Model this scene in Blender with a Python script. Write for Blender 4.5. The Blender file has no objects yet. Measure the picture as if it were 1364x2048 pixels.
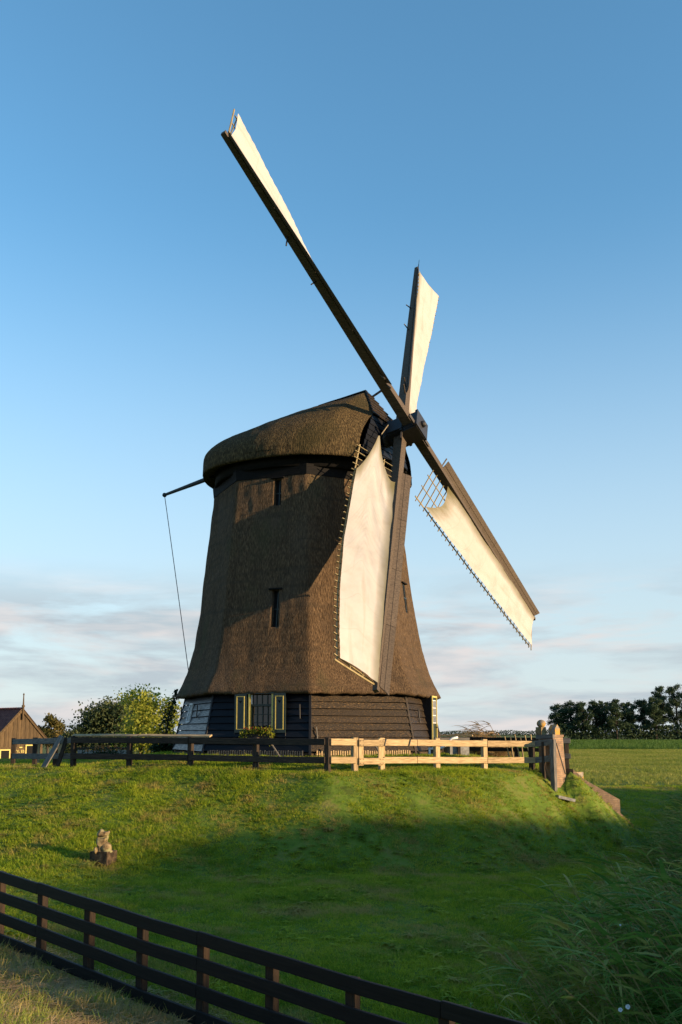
import bpy, bmesh, math, random
import numpy as np
from mathutils import Matrix, Vector

random.seed(7)
RNG = np.random.default_rng(7)
R = math.radians
SC = bpy.context.scene
COL = SC.collection

# ------------------------------------------------------------------ camera
EYE = 1.2
cam_d = bpy.data.cameras.new('camera')
cam = bpy.data.objects.new('camera', cam_d)
COL.objects.link(cam)
SC.camera = cam
PITCH = R(7)
F_PX = 1850.0
cam.location = (0, 0, EYE)
cam.rotation_euler = (R(90) + PITCH, 0, 0)
cam_d.sensor_fit = 'VERTICAL'
cam_d.sensor_height = 36.0
cam_d.lens = 36.0 * F_PX / 2048.0
cam_d.shift_y = (1468 - 1024 - F_PX * math.tan(PITCH)) / 2048.0
cam_d.clip_start = 0.05
cam_d.clip_end = 12000

# ------------------------------------------------------------------ sky, sun, exposure
SUN_AZ = 66.0          # degrees from the direction behind the camera towards the right
SUN_EL = 11.0
sun_dir = Vector((math.sin(R(SUN_AZ)) * math.cos(R(SUN_EL)), -math.cos(R(SUN_AZ)) * math.cos(R(SUN_EL)), math.sin(R(SUN_EL))))
world = bpy.data.worlds.new('World')
SC.world = world
world.use_nodes = True


def build_sky():
    nt = world.node_tree
    nt.nodes.clear()
    N = nt.nodes.new
    L = nt.links.new
    out = N('ShaderNodeOutputWorld')
    bg = N('ShaderNodeBackground')
    bg.inputs['Strength'].default_value = 0.125
    sky = N('ShaderNodeTexSky')
    sky.sky_type = 'NISHITA'
    sky.sun_disc = False
    sky.sun_elevation = R(SUN_EL)
    sky.sun_rotation = math.atan2(sun_dir.x, sun_dir.y)
    sky.altitude = 0
    sky.air_density = 1.0
    sky.dust_density = 0.1
    sky.ozone_density = 3.0
    tc = N('ShaderNodeTexCoord')
    sep = N('ShaderNodeSeparateXYZ')
    L(tc.outputs['Generated'], sep.inputs[0])
    # soft banks of cloud, long and low
    mp = N('ShaderNodeMapping')
    mp.inputs['Scale'].default_value = (4.4, 4.4, 25.0)
    mp.inputs['Location'].default_value = (1.3, 0.7, 0.35)
    L(tc.outputs['Generated'], mp.inputs['Vector'])
    nz = N('ShaderNodeTexNoise')
    nz.inputs['Scale'].default_value = 1.0
    nz.inputs['Detail'].default_value = 10.0
    nz.inputs['Roughness'].default_value = 0.60
    nz.inputs['Distortion'].default_value = 0.35
    L(mp.outputs[0], nz.inputs['Vector'])
    ramp = N('ShaderNodeValToRGB')
    ramp.color_ramp.elements[0].position = 0.41
    ramp.color_ramp.elements[1].position = 0.58
    L(nz.outputs['Fac'], ramp.inputs[0])
    # the layer is thick only far away (low in the sky)
    fade = N('ShaderNodeMapRange')
    fade.interpolation_type = 'SMOOTHSTEP'
    fade.inputs['From Min'].default_value = 0.11
    fade.inputs['From Max'].default_value = 0.19
    fade.inputs['To Min'].default_value = 0.9
    fade.inputs['To Max'].default_value = 0.0
    L(sep.outputs['Z'], fade.inputs['Value'])
    m1 = N('ShaderNodeMath'); m1.operation = 'MULTIPLY'
    L(ramp.outputs[0], m1.inputs[0]); L(fade.outputs[0], m1.inputs[1])
    # cloud tone: grey-blue body with paler, faintly pink tops
    nz2 = N('ShaderNodeTexNoise')
    nz2.inputs['Scale'].default_value = 1.9
    nz2.inputs['Detail'].default_value = 6.0
    L(mp.outputs[0], nz2.inputs['Vector'])
    ramp2 = N('ShaderNodeValToRGB')
    e = ramp2.color_ramp.elements
    e[0].position = 0.44; e[0].color = (1.62, 1.86, 2.05, 1)
    e[1].position = 0.64; e[1].color = (2.6, 2.42, 2.38, 1)
    L(nz2.outputs['Fac'], ramp2.inputs[0])
    mix = N('ShaderNodeMix'); mix.data_type = 'RGBA'
    L(m1.outputs[0], mix.inputs['Factor'])
    hs = N('ShaderNodeHueSaturation'); hs.inputs['Saturation'].default_value = 1.07; hs.inputs['Hue'].default_value = .487; hs.inputs['Value'].default_value = 1.0
    L(sky.outputs[0], hs.inputs['Color'])
    # pale haze low over the horizon, all the way round
    hz_ = N('ShaderNodeMapRange'); hz_.interpolation_type = 'SMOOTHSTEP'
    hz_.inputs['From Min'].default_value = -0.02; hz_.inputs['From Max'].default_value = 0.53
    hz_.inputs['To Min'].default_value = 0.92; hz_.inputs['To Max'].default_value = 0.0
    L(sep.outputs['Z'], hz_.inputs['Value'])
    hm = N('ShaderNodeMix'); hm.data_type = 'RGBA'
    L(hz_.outputs[0], hm.inputs['Factor']); L(hs.outputs[0], hm.inputs['A']); hm.inputs['B'].default_value = (2.12, 2.42, 2.58, 1)
    L(hm.outputs['Result'], mix.inputs['A']); L(ramp2.outputs[0], mix.inputs['B'])
    L(mix.outputs['Result'], bg.inputs['Color'])
    L(bg.outputs[0], out.inputs[0])


build_sky()
sun_d = bpy.data.lights.new('sun', 'SUN')
sun_d.energy = 4.2
sun_d.angle = R(0.55)
sun_d.color = (1.0, 0.70, 0.39)
sun = bpy.data.objects.new('sun', sun_d)
COL.objects.link(sun)
sun.rotation_euler = sun_dir.to_track_quat('Z', 'Y').to_euler()
SC.view_settings.view_transform = 'Standard'
SC.view_settings.look = 'None'
SC.view_settings.exposure = 1.3
SC.view_settings.gamma = 1.0
SC.view_settings.use_curve_mapping = False
SC.render.engine = 'CYCLES'
SC.cycles.max_bounces = 6
SC.cycles.transparent_max_bounces = 8
SC.cycles.use_denoising = True

# ------------------------------------------------------------------ helpers
WORLD_M = {}


def wm(o):
    return WORLD_M.get(o.name, Matrix.Identity(4)) if o is not None else Matrix.Identity(4)


def link(name, data, M=None, parent=None):
    o = bpy.data.objects.new(name, data)
    COL.objects.link(o)
    M = M if M is not None else Matrix.Identity(4)
    if parent is not None:
        o.parent = parent
        o.matrix_basis = wm(parent).inverted() @ M
    else:
        o.matrix_basis = M
    WORLD_M[o.name] = M.copy()
    return o


def thing(name, label, cat, loc, group=None):
    o = link(name, None, Matrix.Translation(Vector(loc)))
    o.empty_display_size = 0.3
    return tag(o, label, cat, group)


def tag(o, label=None, cat=None, group=None, kind=None):
    if label: o['label'] = label
    if cat: o['category'] = cat
    if group: o['group'] = group
    if kind: o['kind'] = kind
    return o


def mesh_from(name, verts, faces, mats, smooth=False, mat_idx=None):
    me = bpy.data.meshes.new(name)
    verts = np.asarray(verts, float)
    me.from_pydata(verts.tolist() if len(verts) < 60000 else verts, [], faces)
    for m in (mats if isinstance(mats, (list, tuple)) else [mats]):
        me.materials.append(m)
    if mat_idx is not None:
        me.polygons.foreach_set('material_index', np.asarray(mat_idx, np.int32))
    if smooth:
        me.polygons.foreach_set('use_smooth', np.ones(len(me.polygons), bool))
    me.update()
    return me


def fast_mesh(name, verts, nper, mats, smooth=False, mat_idx=None):
    """faces are consecutive runs of nper vertices"""
    verts = np.asarray(verts, np.float32).reshape(-1, 3)
    n = len(verts); nf = n // nper
    me = bpy.data.meshes.new(name)
    me.vertices.add(n)
    me.vertices.foreach_set('co', verts.ravel())
    me.loops.add(n)
    me.loops.foreach_set('vertex_index', np.arange(n, dtype=np.int32))
    me.polygons.add(nf)
    me.polygons.foreach_set('loop_start', np.arange(0, n, nper, dtype=np.int32))
    for m in (mats if isinstance(mats, (list, tuple)) else [mats]):
        me.materials.append(m)
    if mat_idx is not None:
        me.polygons.foreach_set('material_index', np.asarray(mat_idx, np.int32))
    if smooth:
        me.polygons.foreach_set('use_smooth', np.ones(nf, bool))
    me.update(calc_edges=True)
    return me


def obj_world(name, verts, faces, mats, parent=None, smooth=False, mat_idx=None, base=None):
    """mesh given in world coordinates; its origin is moved to its base"""
    v = np.asarray(verts, float)
    if base is None:
        base = np.array([(v[:, 0].min() + v[:, 0].max()) / 2, (v[:, 1].min() + v[:, 1].max()) / 2, v[:, 2].min()])
    base = np.asarray(base, float)
    me = mesh_from(name, v - base, faces, mats, smooth, mat_idx)
    return link(name, me, Matrix.Translation(Vector(base)), parent)


class MB:
    """collects shapes (world coordinates) for one mesh"""

    def __init__(self):
        self.v = []; self.f = []; self.m = []; self.n = 0

    def add(self, verts, faces, mi=0):
        self.v.extend([tuple(map(float, q)) for q in verts])
        self.f.extend([tuple(i + self.n for i in fc) for fc in faces])
        self.m.extend([mi] * len(faces))
        self.n += len(verts)

    def box(self, c, ax, ay, az, hx, hy, hz, mi=0, taper=1.0):
        c = np.asarray(c, float); ax, ay, az = (np.asarray(a, float) for a in (ax, ay, az))
        vs = []
        for sx in (-1, 1):
            k = taper if sx > 0 else 1.0
            for sy in (-1, 1):
                for sz in (-1, 1):
                    vs.append(c + ax * hx * sx + ay * hy * sy * k + az * hz * sz * k)
        fs = [(0, 1, 3, 2), (4, 6, 7, 5), (0, 4, 5, 1), (2, 3, 7, 6), (0, 2, 6, 4), (1, 5, 7, 3)]
        self.add(vs, fs, mi)

    def tube(self, pts, rad, seg=8, mi=0, caps=True):
        pts = [np.asarray(q, float) for q in pts]
        if not hasattr(rad, '__len__'): rad = [rad] * len(pts)
        rings = []
        ref = np.array([0.13, 0.31, 0.94])
        for i, q in enumerate(pts):
            t = pts[min(i + 1, len(pts) - 1)] - pts[max(i - 1, 0)]
            t = t / (np.linalg.norm(t) + 1e-9)
            a = np.cross(t, ref)
            if np.linalg.norm(a) < 1e-3: a = np.cross(t, [1, 0, 0])
            a /= np.linalg.norm(a); b = np.cross(t, a)
            rings.append([q + rad[i] * (math.cos(2 * math.pi * k / seg) * a + math.sin(2 * math.pi * k / seg) * b) for k in range(seg)])
        vs = [w for r_ in rings for w in r_]
        fs = []
        for i in range(len(pts) - 1):
            for k in range(seg):
                k2 = (k + 1) % seg
                fs.append((i * seg + k, i * seg + k2, (i + 1) * seg + k2, (i + 1) * seg + k))
        if caps:
            fs.append(tuple(range(seg - 1, -1, -1)))
            fs.append(tuple((len(pts) - 1) * seg + k for k in range(seg)))
        self.add(vs, fs, mi)

    def ball(self, c, r, seg=12, ring=8, mi=0, M=None):
        c = np.asarray(c, float); r = np.broadcast_to(np.asarray(r, float), (3,))
        vs = []
        for i in range(ring + 1):
            ph = math.pi * i / ring
            for k in range(seg):
                t = 2 * math.pi * k / seg
                q = np.array([math.sin(ph) * math.cos(t), math.sin(ph) * math.sin(t), math.cos(ph)]) * r
                if M is not None: q = np.asarray(M) @ q
                vs.append(c + q)
        fs = []
        for i in range(ring):
            for k in range(seg):
                k2 = (k + 1) % seg
                fs.append((i * seg + k, (i + 1) * seg + k, (i + 1) * seg + k2, i * seg + k2))
        self.add(vs, fs, mi)

    def build(self, name, mats, parent=None, smooth=False, base=None):
        return obj_world(name, self.v, self.f, mats, parent, smooth, self.m if isinstance(mats, (list, tuple)) else None, base)


def unit(v):
    v = np.asarray(v, float)
    return v / (np.linalg.norm(v) + 1e-12)


_beam_cache = {}


def beam_mesh(L, w, h, m, bev=0.006, wob=0.0, seed=0):
    key = (round(L, 2), round(w, 3), round(h, 3), m.name, round(bev, 4), round(wob, 4), seed % 3)
    if key in _beam_cache: return _beam_cache[key]
    bm = bmesh.new()
    bmesh.ops.create_cube(bm, size=1.0)
    if bev > 0:
        for v in bm.verts:
            v.co = Vector((v.co.x * L, v.co.y * w, v.co.z * h))
        bmesh.ops.bevel(bm, geom=list(bm.edges), offset=min(bev, w * .3, h * .3), segments=1, affect='EDGES')
        for v in bm.verts:
            v.co = Vector((v.co.x / L, v.co.y / w, v.co.z / h))
    if L > 1.6 and bev > 0:
        for k in range(1, 7):
            geo = bm.verts[:] + bm.edges[:] + bm.faces[:]
            bmesh.ops.bisect_plane(bm, geom=geo, plane_co=(-.5 + k / 7, 0, 0), plane_no=(1, 0, 0))
    r_ = random.Random(seed + int(L * 100))
    ph = [r_.uniform(0, 6.28) for _ in range(4)]
    am = .004 * min(1.5, L / 2) if L > 1.6 else 0
    for v in bm.verts:
        x = v.co.x
        v.co = Vector((x * L, v.co.y * w + am * math.sin(4 * x + ph[0]), v.co.z * h + am * math.sin(5 * x + ph[1]) + am * .6 * math.sin(13 * x + ph[2])))
    if wob > 0:
        for v in bm.verts:
            v.co += Vector((r_.uniform(-1, 1), r_.uniform(-1, 1), r_.uniform(-1, 1))) * wob
    me = bpy.data.meshes.new('beam')
    bm.normal_update()
    bm.to_mesh(me); bm.free()
    me.materials.append(m)
    _beam_cache[key] = me
    return me


def beam(name, p0, p1, w, h, m, parent=None, up=(0, 0, 1), bev=0.006, wob=0.0, seed=0, lockname=True):
    """a bar from p0 to p1; h is its size along up, w across"""
    p0 = Vector(p0); p1 = Vector(p1)
    x = (p1 - p0); L = x.length; x.normalize()
    u = Vector(up); u = u - x * u.dot(x)
    if u.length < 1e-4: u = Vector((0, 1, 0)) - x * x.y
    u.normalize(); y = u.cross(x)
    M = Matrix(((x.x, y.x, u.x, 0), (x.y, y.y, u.y, 0), (x.z, y.z, u.z, 0), (0, 0, 0, 1)))
    M.translation = (p0 + p1) / 2
    return link(name, beam_mesh(L, w, h, m, bev, wob, seed), M, parent)


# value noise for shaping meshes
_H = np.random.default_rng(99).random(4096)


def vnoise(P):
    P = np.asarray(P, float)
    i = np.floor(P).astype(np.int64); f = P - i
    f = f * f * (3 - 2 * f)

    def h(a, b, c):
        return _H[(a * 7919 + b * 104729 + c * 1299721) % 4096]
    r_ = 0
    for dx in (0, 1):
        for dy in (0, 1):
            for dz in (0, 1):
                w = (f[..., 0] if dx else 1 - f[..., 0]) * (f[..., 1] if dy else 1 - f[..., 1]) * (f[..., 2] if dz else 1 - f[..., 2])
                r_ = r_ + w * h(i[..., 0] + dx, i[..., 1] + dy, i[..., 2] + dz)
    return r_ * 2 - 1


def fbm(P, o=4):
    s = 0; a = 1.0; t = 0
    P = np.asarray(P, float)
    for k in range(o):
        s = s + a * vnoise(P * (2 ** k) + 17.3 * k); t += a; a *= 0.5
    return s / t


def smooth01(x):
    x = np.clip(x, 0, 1)
    return x * x * (3 - 2 * x)


# ------------------------------------------------------------------ materials
def mat(name, cols, rough=0.8, scale=(1, 1, 1), nscale=6.0, detail=6.0, coord='Object', bump=0.0, bscale=None, bdist=0.02,
        spec=0.3, pos=(0.35, 0.65), random_tint=0.0, extra=None, rough2=None, nrough=0.6):
    m = bpy.data.materials.new(name)
    m.use_nodes = True
    nt = m.node_tree; N = nt.nodes.new; L = nt.links.new
    b = nt.nodes['Principled BSDF']
    b.inputs['Roughness'].default_value = rough
    b.inputs['Specular IOR Level'].default_value = spec
    tc = N('ShaderNodeTexCoord')
    src = tc.outputs['Object']
    if coord == 'World':
        g = N('ShaderNodeNewGeometry'); src = g.outputs['Position']
    mp = N('ShaderNodeMapping'); mp.inputs['Scale'].default_value = scale
    oi = N('ShaderNodeObjectInfo')
    if coord == 'Object':
        ad = N('ShaderNodeVectorMath'); ad.operation = 'MULTIPLY_ADD'
        cb = N('ShaderNodeCombineXYZ')
        for k in range(3): L(oi.outputs['Random'], cb.inputs[k])
        ad.inputs[1].default_value = (37.0, 23.0, 51.0)
        L(cb.outputs[0], ad.inputs[0]); L(src, ad.inputs[2])
        L(ad.outputs[0], mp.inputs['Vector'])
    else:
        L(src, mp.inputs['Vector'])
    nz = N('ShaderNodeTexNoise')
    nz.inputs['Scale'].default_value = nscale; nz.inputs['Detail'].default_value = detail; nz.inputs['Roughness'].default_value = nrough
    L(mp.outputs[0], nz.inputs['Vector'])
    rp = N('ShaderNodeValToRGB')
    el = rp.color_ramp.elements
    n = len(cols)
    for i, c in enumerate(cols):
        q = pos[0] + (pos[1] - pos[0]) * i / max(1, n - 1)
        if i == 0: e = el[0]; e.position = q
        elif i == n - 1: e = el[-1]; e.position = q
        else: e = el.new(q)
        e.color = (*c, 1)
    L(nz.outputs['Fac'], rp.inputs[0])
    colout = rp.outputs[0]
    if random_tint > 0:
        hs = N('ShaderNodeHueSaturation')
        mr = N('ShaderNodeMapRange'); mr.inputs['To Min'].default_value = 1 - random_tint; mr.inputs['To Max'].default_value = 1 + random_tint
        L(oi.outputs['Random'], mr.inputs['Value']); L(mr.outputs[0], hs.inputs['Value'])
        L(colout, hs.inputs['Color']); colout = hs.outputs[0]
    if extra: colout = extra(nt, mp, colout, src, b)
    L(colout, b.inputs['Base Color'])
    if rough2 is not None:
        mr = N('ShaderNodeMapRange'); mr.inputs['From Min'].default_value = 0.35; mr.inputs['From Max'].default_value = 0.65
        mr.inputs['To Min'].default_value = rough; mr.inputs['To Max'].default_value = rough2
        L(nz.outputs['Fac'], mr.inputs['Value']); L(mr.outputs[0], b.inputs['Roughness'])
    if bump > 0:
        nb = nz
        if bscale:
            nb = N('ShaderNodeTexNoise'); nb.inputs['Scale'].default_value = bscale; nb.inputs['Detail'].default_value = 5
            L(mp.outputs[0], nb.inputs['Vector'])
        bp = N('ShaderNodeBump'); bp.inputs['Strength'].default_value = bump; bp.inputs['Distance'].default_value = bdist
        L(nb.outputs['Fac'], bp.inputs['Height']); L(bp.outputs[0], b.inputs['Normal'])
    return m


def patches(col, scale=0.6, lo=0.5, hi=0.62, amt=0.8, detail=4):
    """stains, lichen or moss of a second colour in patches of their own shape"""
    def fn(nt, mp, colout, src, b):
        N = nt.nodes.new; L = nt.links.new
        nz = N('ShaderNodeTexNoise'); nz.inputs['Scale'].default_value = scale; nz.inputs['Detail'].default_value = detail
        L(src, nz.inputs['Vector'])
        mr = N('ShaderNodeMapRange'); mr.inputs['From Min'].default_value = lo; mr.inputs['From Max'].default_value = hi
        mr.inputs['To Max'].default_value = amt
        L(nz.outputs['Fac'], mr.inputs['Value'])
        mx = N('ShaderNodeMix'); mx.data_type = 'RGBA'
        L(mr.outputs[0], mx.inputs['Factor']); L(colout, mx.inputs['A']); mx.inputs['B'].default_value = (*col, 1)
        return mx.outputs['Result']
    return fn


def leafy(name, cols, trans=0.35, rough=0.55, nscale=3.0, vary=0.25, world_scale=0.35, dry=None):
    """blade / leaf material: varies from plant to plant and lets some light through"""
    m = bpy.data.materials.new(name); m.use_nodes = True
    nt = m.node_tree; N = nt.nodes.new; L = nt.links.new
    b = nt.nodes['Principled BSDF']; out = nt.nodes['Material Output']
    b.inputs['Roughness'].default_value = rough; b.inputs['Specular IOR Level'].default_value = 0.12
    g = N('ShaderNodeNewGeometry'); oi = N('ShaderNodeObjectInfo')
    nz = N('ShaderNodeTexNoise'); nz.inputs['Scale'].default_value = world_scale; nz.inputs['Detail'].default_value = 6
    L(g.outputs['Position'], nz.inputs['Vector'])
    ad = N('ShaderNodeMath'); ad.operation = 'MULTIPLY_ADD'; ad.inputs[1].default_value = vary; L(oi.outputs['Random'], ad.inputs[0])
    rd = N('ShaderNodeMath'); rd.operation = 'MULTIPLY_ADD'; rd.inputs[1].default_value = vary
    L(g.outputs['Random Per Island'], rd.inputs[0])
    L(nz.outputs['Fac'], ad.inputs[2]); L(ad.outputs[0], rd.inputs[2])
    rp = N('ShaderNodeValToRGB'); el = rp.color_ramp.elements
    n = len(cols); lo, hi = 0.35 + vary * .3, 0.65 + vary * 1.4
    for i, c in enumerate(cols):
        q = lo + (hi - lo) * i / (n - 1)
        if i == 0: e = el[0]; e.position = q
        elif i == n - 1: e = el[-1]; e.position = q
        else: e = el.new(q)
        e.color = (*c, 1)
    L(rd.outputs[0], rp.inputs[0])
    colout = rp.outputs[0]
    if dry:
        n2 = N('ShaderNodeTexNoise'); n2.inputs['Scale'].default_value = dry[1]; n2.inputs['Detail'].default_value = 6; n2.inputs['Roughness'].default_value = .65
        L(g.outputs['Position'], n2.inputs['Vector'])
        sm = N('ShaderNodeMath'); sm.operation = 'MULTIPLY_ADD'; sm.inputs[1].default_value = 0.12
        L(oi.outputs['Random'], sm.inputs[0]); L(n2.outputs['Fac'], sm.inputs[2])
        mr = N('ShaderNodeMapRange'); mr.inputs['From Min'].default_value = dry[2]; mr.inputs['From Max'].default_value = dry[3]; mr.inputs['To Max'].default_value = dry[4]
        L(sm.outputs[0], mr.inputs['Value'])
        mx = N('ShaderNodeMix'); mx.data_type = 'RGBA'
        L(mr.outputs[0], mx.inputs['Factor']); L(colout, mx.inputs['A']); mx.inputs['B'].default_value = (*dry[0], 1)
        colout = mx.outputs['Result']
    L(colout, b.inputs['Base Color'])
    tr = N('ShaderNodeBsdfTranslucent'); L(colout, tr.inputs['Color'])
    ms = N('ShaderNodeMixShader'); ms.inputs[0].default_value = trans
    L(b.outputs[0], ms.inputs[1]); L(tr.outputs[0], ms.inputs[2]); L(ms.outputs[0], out.inputs['Surface'])
    return m


def thatch_wear(nt, mp, colout, src, b):
    """weather streaks running down, faint laid courses and pale or mossy patches"""
    N = nt.nodes.new; L = nt.links.new
    out = colout
    for sc, nsc, col, lo, hi, amt in (((1, 1, .10), 2.4, (.035, .026, .019), .50, .68, .45), ((.6, .6, .5), 1.0, (.085, .065, .05), .52, .70, .5), ((.3, .3, 5.0), 1.0, (.045, .036, .026), .54, .64, .4), ((1, 1, .5), .7, (.06, .058, .03), .56, .68, .5)):
        m2 = N('ShaderNodeMapping'); m2.inputs['Scale'].default_value = sc; m2.inputs['Location'].default_value = (nsc * 7, 3, 1)
        L(src, m2.inputs['Vector'])
        nz = N('ShaderNodeTexNoise'); nz.inputs['Scale'].default_value = nsc; nz.inputs['Detail'].default_value = 6
        L(m2.outputs[0], nz.inputs['Vector'])
        mr = N('ShaderNodeMapRange'); mr.inputs['From Min'].default_value = lo; mr.inputs['From Max'].default_value = hi; mr.inputs['To Max'].default_value = amt
        L(nz.outputs['Fac'], mr.inputs['Value'])
        mx = N('ShaderNodeMix'); mx.data_type = 'RGBA'
        L(mr.outputs[0], mx.inputs['Factor']); L(out, mx.inputs['A']); mx.inputs['B'].default_value = (*col, 1)
        out = mx.outputs['Result']
    return out


M = {}
M['thatch'] = mat('thatch', [(.028, .019, .012), (.082, .055, .034), (.165, .112, .066)], 0.95, (1, 1, .16), 32, 8, bump=1.0, bdist=.06, spec=.1, pos=(.32, .68),
                  extra=thatch_wear)
M['thatch_cap'] = mat('thatch_cap', [(.02, .0145, .009), (.06, .043, .022), (.14, .10, .048)], 0.95, (1, 1, .35), 20, 8, bump=1.0, bdist=.06, spec=.1, pos=(.32, .68),
                      extra=patches((.03, .028, .013), .8, .5, .66, .6))
M['tar'] = mat('tarred_board', [(.003, .004, .007), (.008, .010, .016)], 0.40, (.6, 9, 9), 5, 6, bump=.35, bdist=.006, spec=.16, random_tint=.25, rough2=.6)
M['tar_gloss'] = mat('tarred_board_glossy', [(.006, .008, .012), (.014, .018, .026)], 0.30, (.6, 9, 9), 5, 6, bump=.7, bdist=.008, spec=.34, random_tint=.4, rough2=.55)
M['tar_sunlit'] = mat('tarred_board_sunlit', [(.005, .0035, .002), (.014, .009, .005), (.036, .023, .012), (.19, .12, .05)], 0.38, (2.2, 9, 9), 7, 10, bump=1.0, bdist=.03, spec=.3, random_tint=.2, rough2=.7, pos=(.34, .70))  # sunlit brown and golden sun glints are put into the board colour
M['band'] = mat('curb_timber', [(.005, .0055, .007), (.013, .012, .012)], 0.75, (1, 1, 8), 6, 6, bump=.4, bdist=.01, spec=.08)
M['black'] = mat('black_gap', [(.004, .004, .005), (.006, .006, .007)], 0.9)
M['sailwood'] = mat('sail_timber', [(.04, .03, .022), (.075, .056, .04), (.105, .08, .057)], 0.75, (.5, 8, 8), 4, 6, bump=.4, bdist=.006, random_tint=.12)
M['stockwood'] = mat('stock_timber', [(.026, .021, .018), (.05, .04, .033)], 0.6, (.4, 3, 3), 5, 6, bump=.12, bdist=.004, spec=.5)
M['lath'] = mat('sail_lath', [(.15, .12, .06), (.28, .22, .11), (.33, .27, .15)], 0.8, (.6, 5, 5), 8, 5, random_tint=.2)
M['iron'] = mat('dark_iron', [(.008, .008, .01), (.022, .02, .02)], 0.5, nscale=9, spec=.5)
M['polewood'] = mat('brake_pole_wood', [(.025, .032, .042), (.05, .058, .066)], 0.7, (.5, 6, 6), 5)
M['rope'] = mat('rope', [(.03, .035, .05), (.05, .055, .07)], 0.9)
M['rope_light'] = mat('hemp_rope', [(.2, .16, .1), (.3, .25, .17)], 0.9)
M['green'] = mat('green_paint', [(.012, .022, .022), (.02, .033, .03)], 0.4, (1, 1, 3), 5, spec=.5, bump=.08, bdist=.003)
M['yellow'] = mat('yellow_paint', [(.42, .34, .09), (.58, .48, .14)], 0.5, nscale=9, spec=.4)
M['sash'] = mat('sash_paint', [(.022, .03, .028), (.04, .05, .046)], 0.45, nscale=8)
M['white'] = mat('white_paint', [(.5, .52, .54), (.68, .7, .72)], 0.5, nscale=6)
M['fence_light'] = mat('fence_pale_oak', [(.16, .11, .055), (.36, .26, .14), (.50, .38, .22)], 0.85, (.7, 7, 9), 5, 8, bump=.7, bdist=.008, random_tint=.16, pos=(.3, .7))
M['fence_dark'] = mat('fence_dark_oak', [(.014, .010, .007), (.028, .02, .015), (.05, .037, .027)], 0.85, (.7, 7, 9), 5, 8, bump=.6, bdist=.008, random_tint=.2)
M['fence_grey'] = mat('fence_grey_oak', [(.05, .05, .05), (.11, .105, .10), (.16, .15, .135)], 0.85, (.7, 7, 9), 5, 8, bump=.6, bdist=.008, random_tint=.2)
M['fence_black'] = mat('fence_black_paint', [(.0025, .0025, .003), (.005, .0045, .005), (.010, .008, .007)], 0.6, (.5, 7, 9), 4, 8, bump=.5, bdist=.006, spec=.22, random_tint=.2)
M['fence_post_brown'] = mat('fence_post_creosote', [(.008, .005, .003), (.034, .019, .009)], 0.8, (.8, 8, 8), 5, 6, bump=.5, bdist=.006, random_tint=.2)
M['stone'] = mat('weathered_stone', [(.07, .05, .026), (.16, .115, .06), (.25, .19, .10)], 0.9, nscale=9, detail=10, bump=1.0, bdist=.02, extra=patches((.25, .25, .12), 6, .5, .62, .75))
M['lichen_stone'] = mat('lichen_stone', [(.15, .13, .11), (.27, .24, .20)], 0.9, nscale=9, detail=8, bump=.6, bdist=.012, extra=patches((.42, .24, .04), 6, .42, .56, .9))
M['old_block'] = mat('mossy_block', [(.02, .015, .009), (.06, .04, .022), (.11, .075, .045)], 0.95, nscale=9, detail=9, bump=.9, bdist=.02)
M['concrete'] = mat('grey_concrete', [(.14, .14, .14), (.26, .26, .25)], 0.9, nscale=8, bump=.3)


def brick_mat(name, c1, c2, mortar, sx=4.6, sy=14.0):
    m = bpy.data.materials.new(name); m.use_nodes = True
    nt = m.node_tree; N = nt.nodes.new; L = nt.links.new
    b = nt.nodes['Principled BSDF']; b.inputs['Roughness'].default_value = .92
    uv = N('ShaderNodeUVMap')
    br = N('ShaderNodeTexBrick')
    br.inputs['Color1'].default_value = (*c1, 1); br.inputs['Color2'].default_value = (*c2, 1); br.inputs['Mortar'].default_value = (*mortar, 1)
    br.inputs['Scale'].default_value = 1.0
    br.inputs['Brick Width'].default_value = .22; br.inputs['Row Height'].default_value = .065; br.inputs['Mortar Size'].default_value = .008
    L(uv.outputs[0], br.inputs['Vector'])
    nz = N('ShaderNodeTexNoise'); nz.inputs['Scale'].default_value = 3; nz.inputs['Detail'].default_value = 8
    L(uv.outputs[0], nz.inputs['Vector'])
    mr = N('ShaderNodeMapRange'); mr.inputs['From Min'].default_value = .3; mr.inputs['From Max'].default_value = .7; mr.inputs['To Min'].default_value = .55; mr.inputs['To Max'].default_value = 1.25
    L(nz.outputs['Fac'], mr.inputs['Value'])
    mx = N('ShaderNodeMix'); mx.data_type = 'RGBA'; mx.blend_type = 'MULTIPLY'; mx.inputs['Factor'].default_value = 1
    L(br.outputs[0], mx.inputs['A']); L(mr.outputs[0], mx.inputs['B'])
    L(mx.outputs['Result'], b.inputs['Base Color'])
    bp = N('ShaderNodeBump'); bp.inputs['Strength'].default_value = .8; bp.inputs['Distance'].default_value = .01; bp.invert = True
    L(br.outputs['Fac'], bp.inputs['Height']); L(bp.outputs[0], b.inputs['Normal'])
    return m


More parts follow.
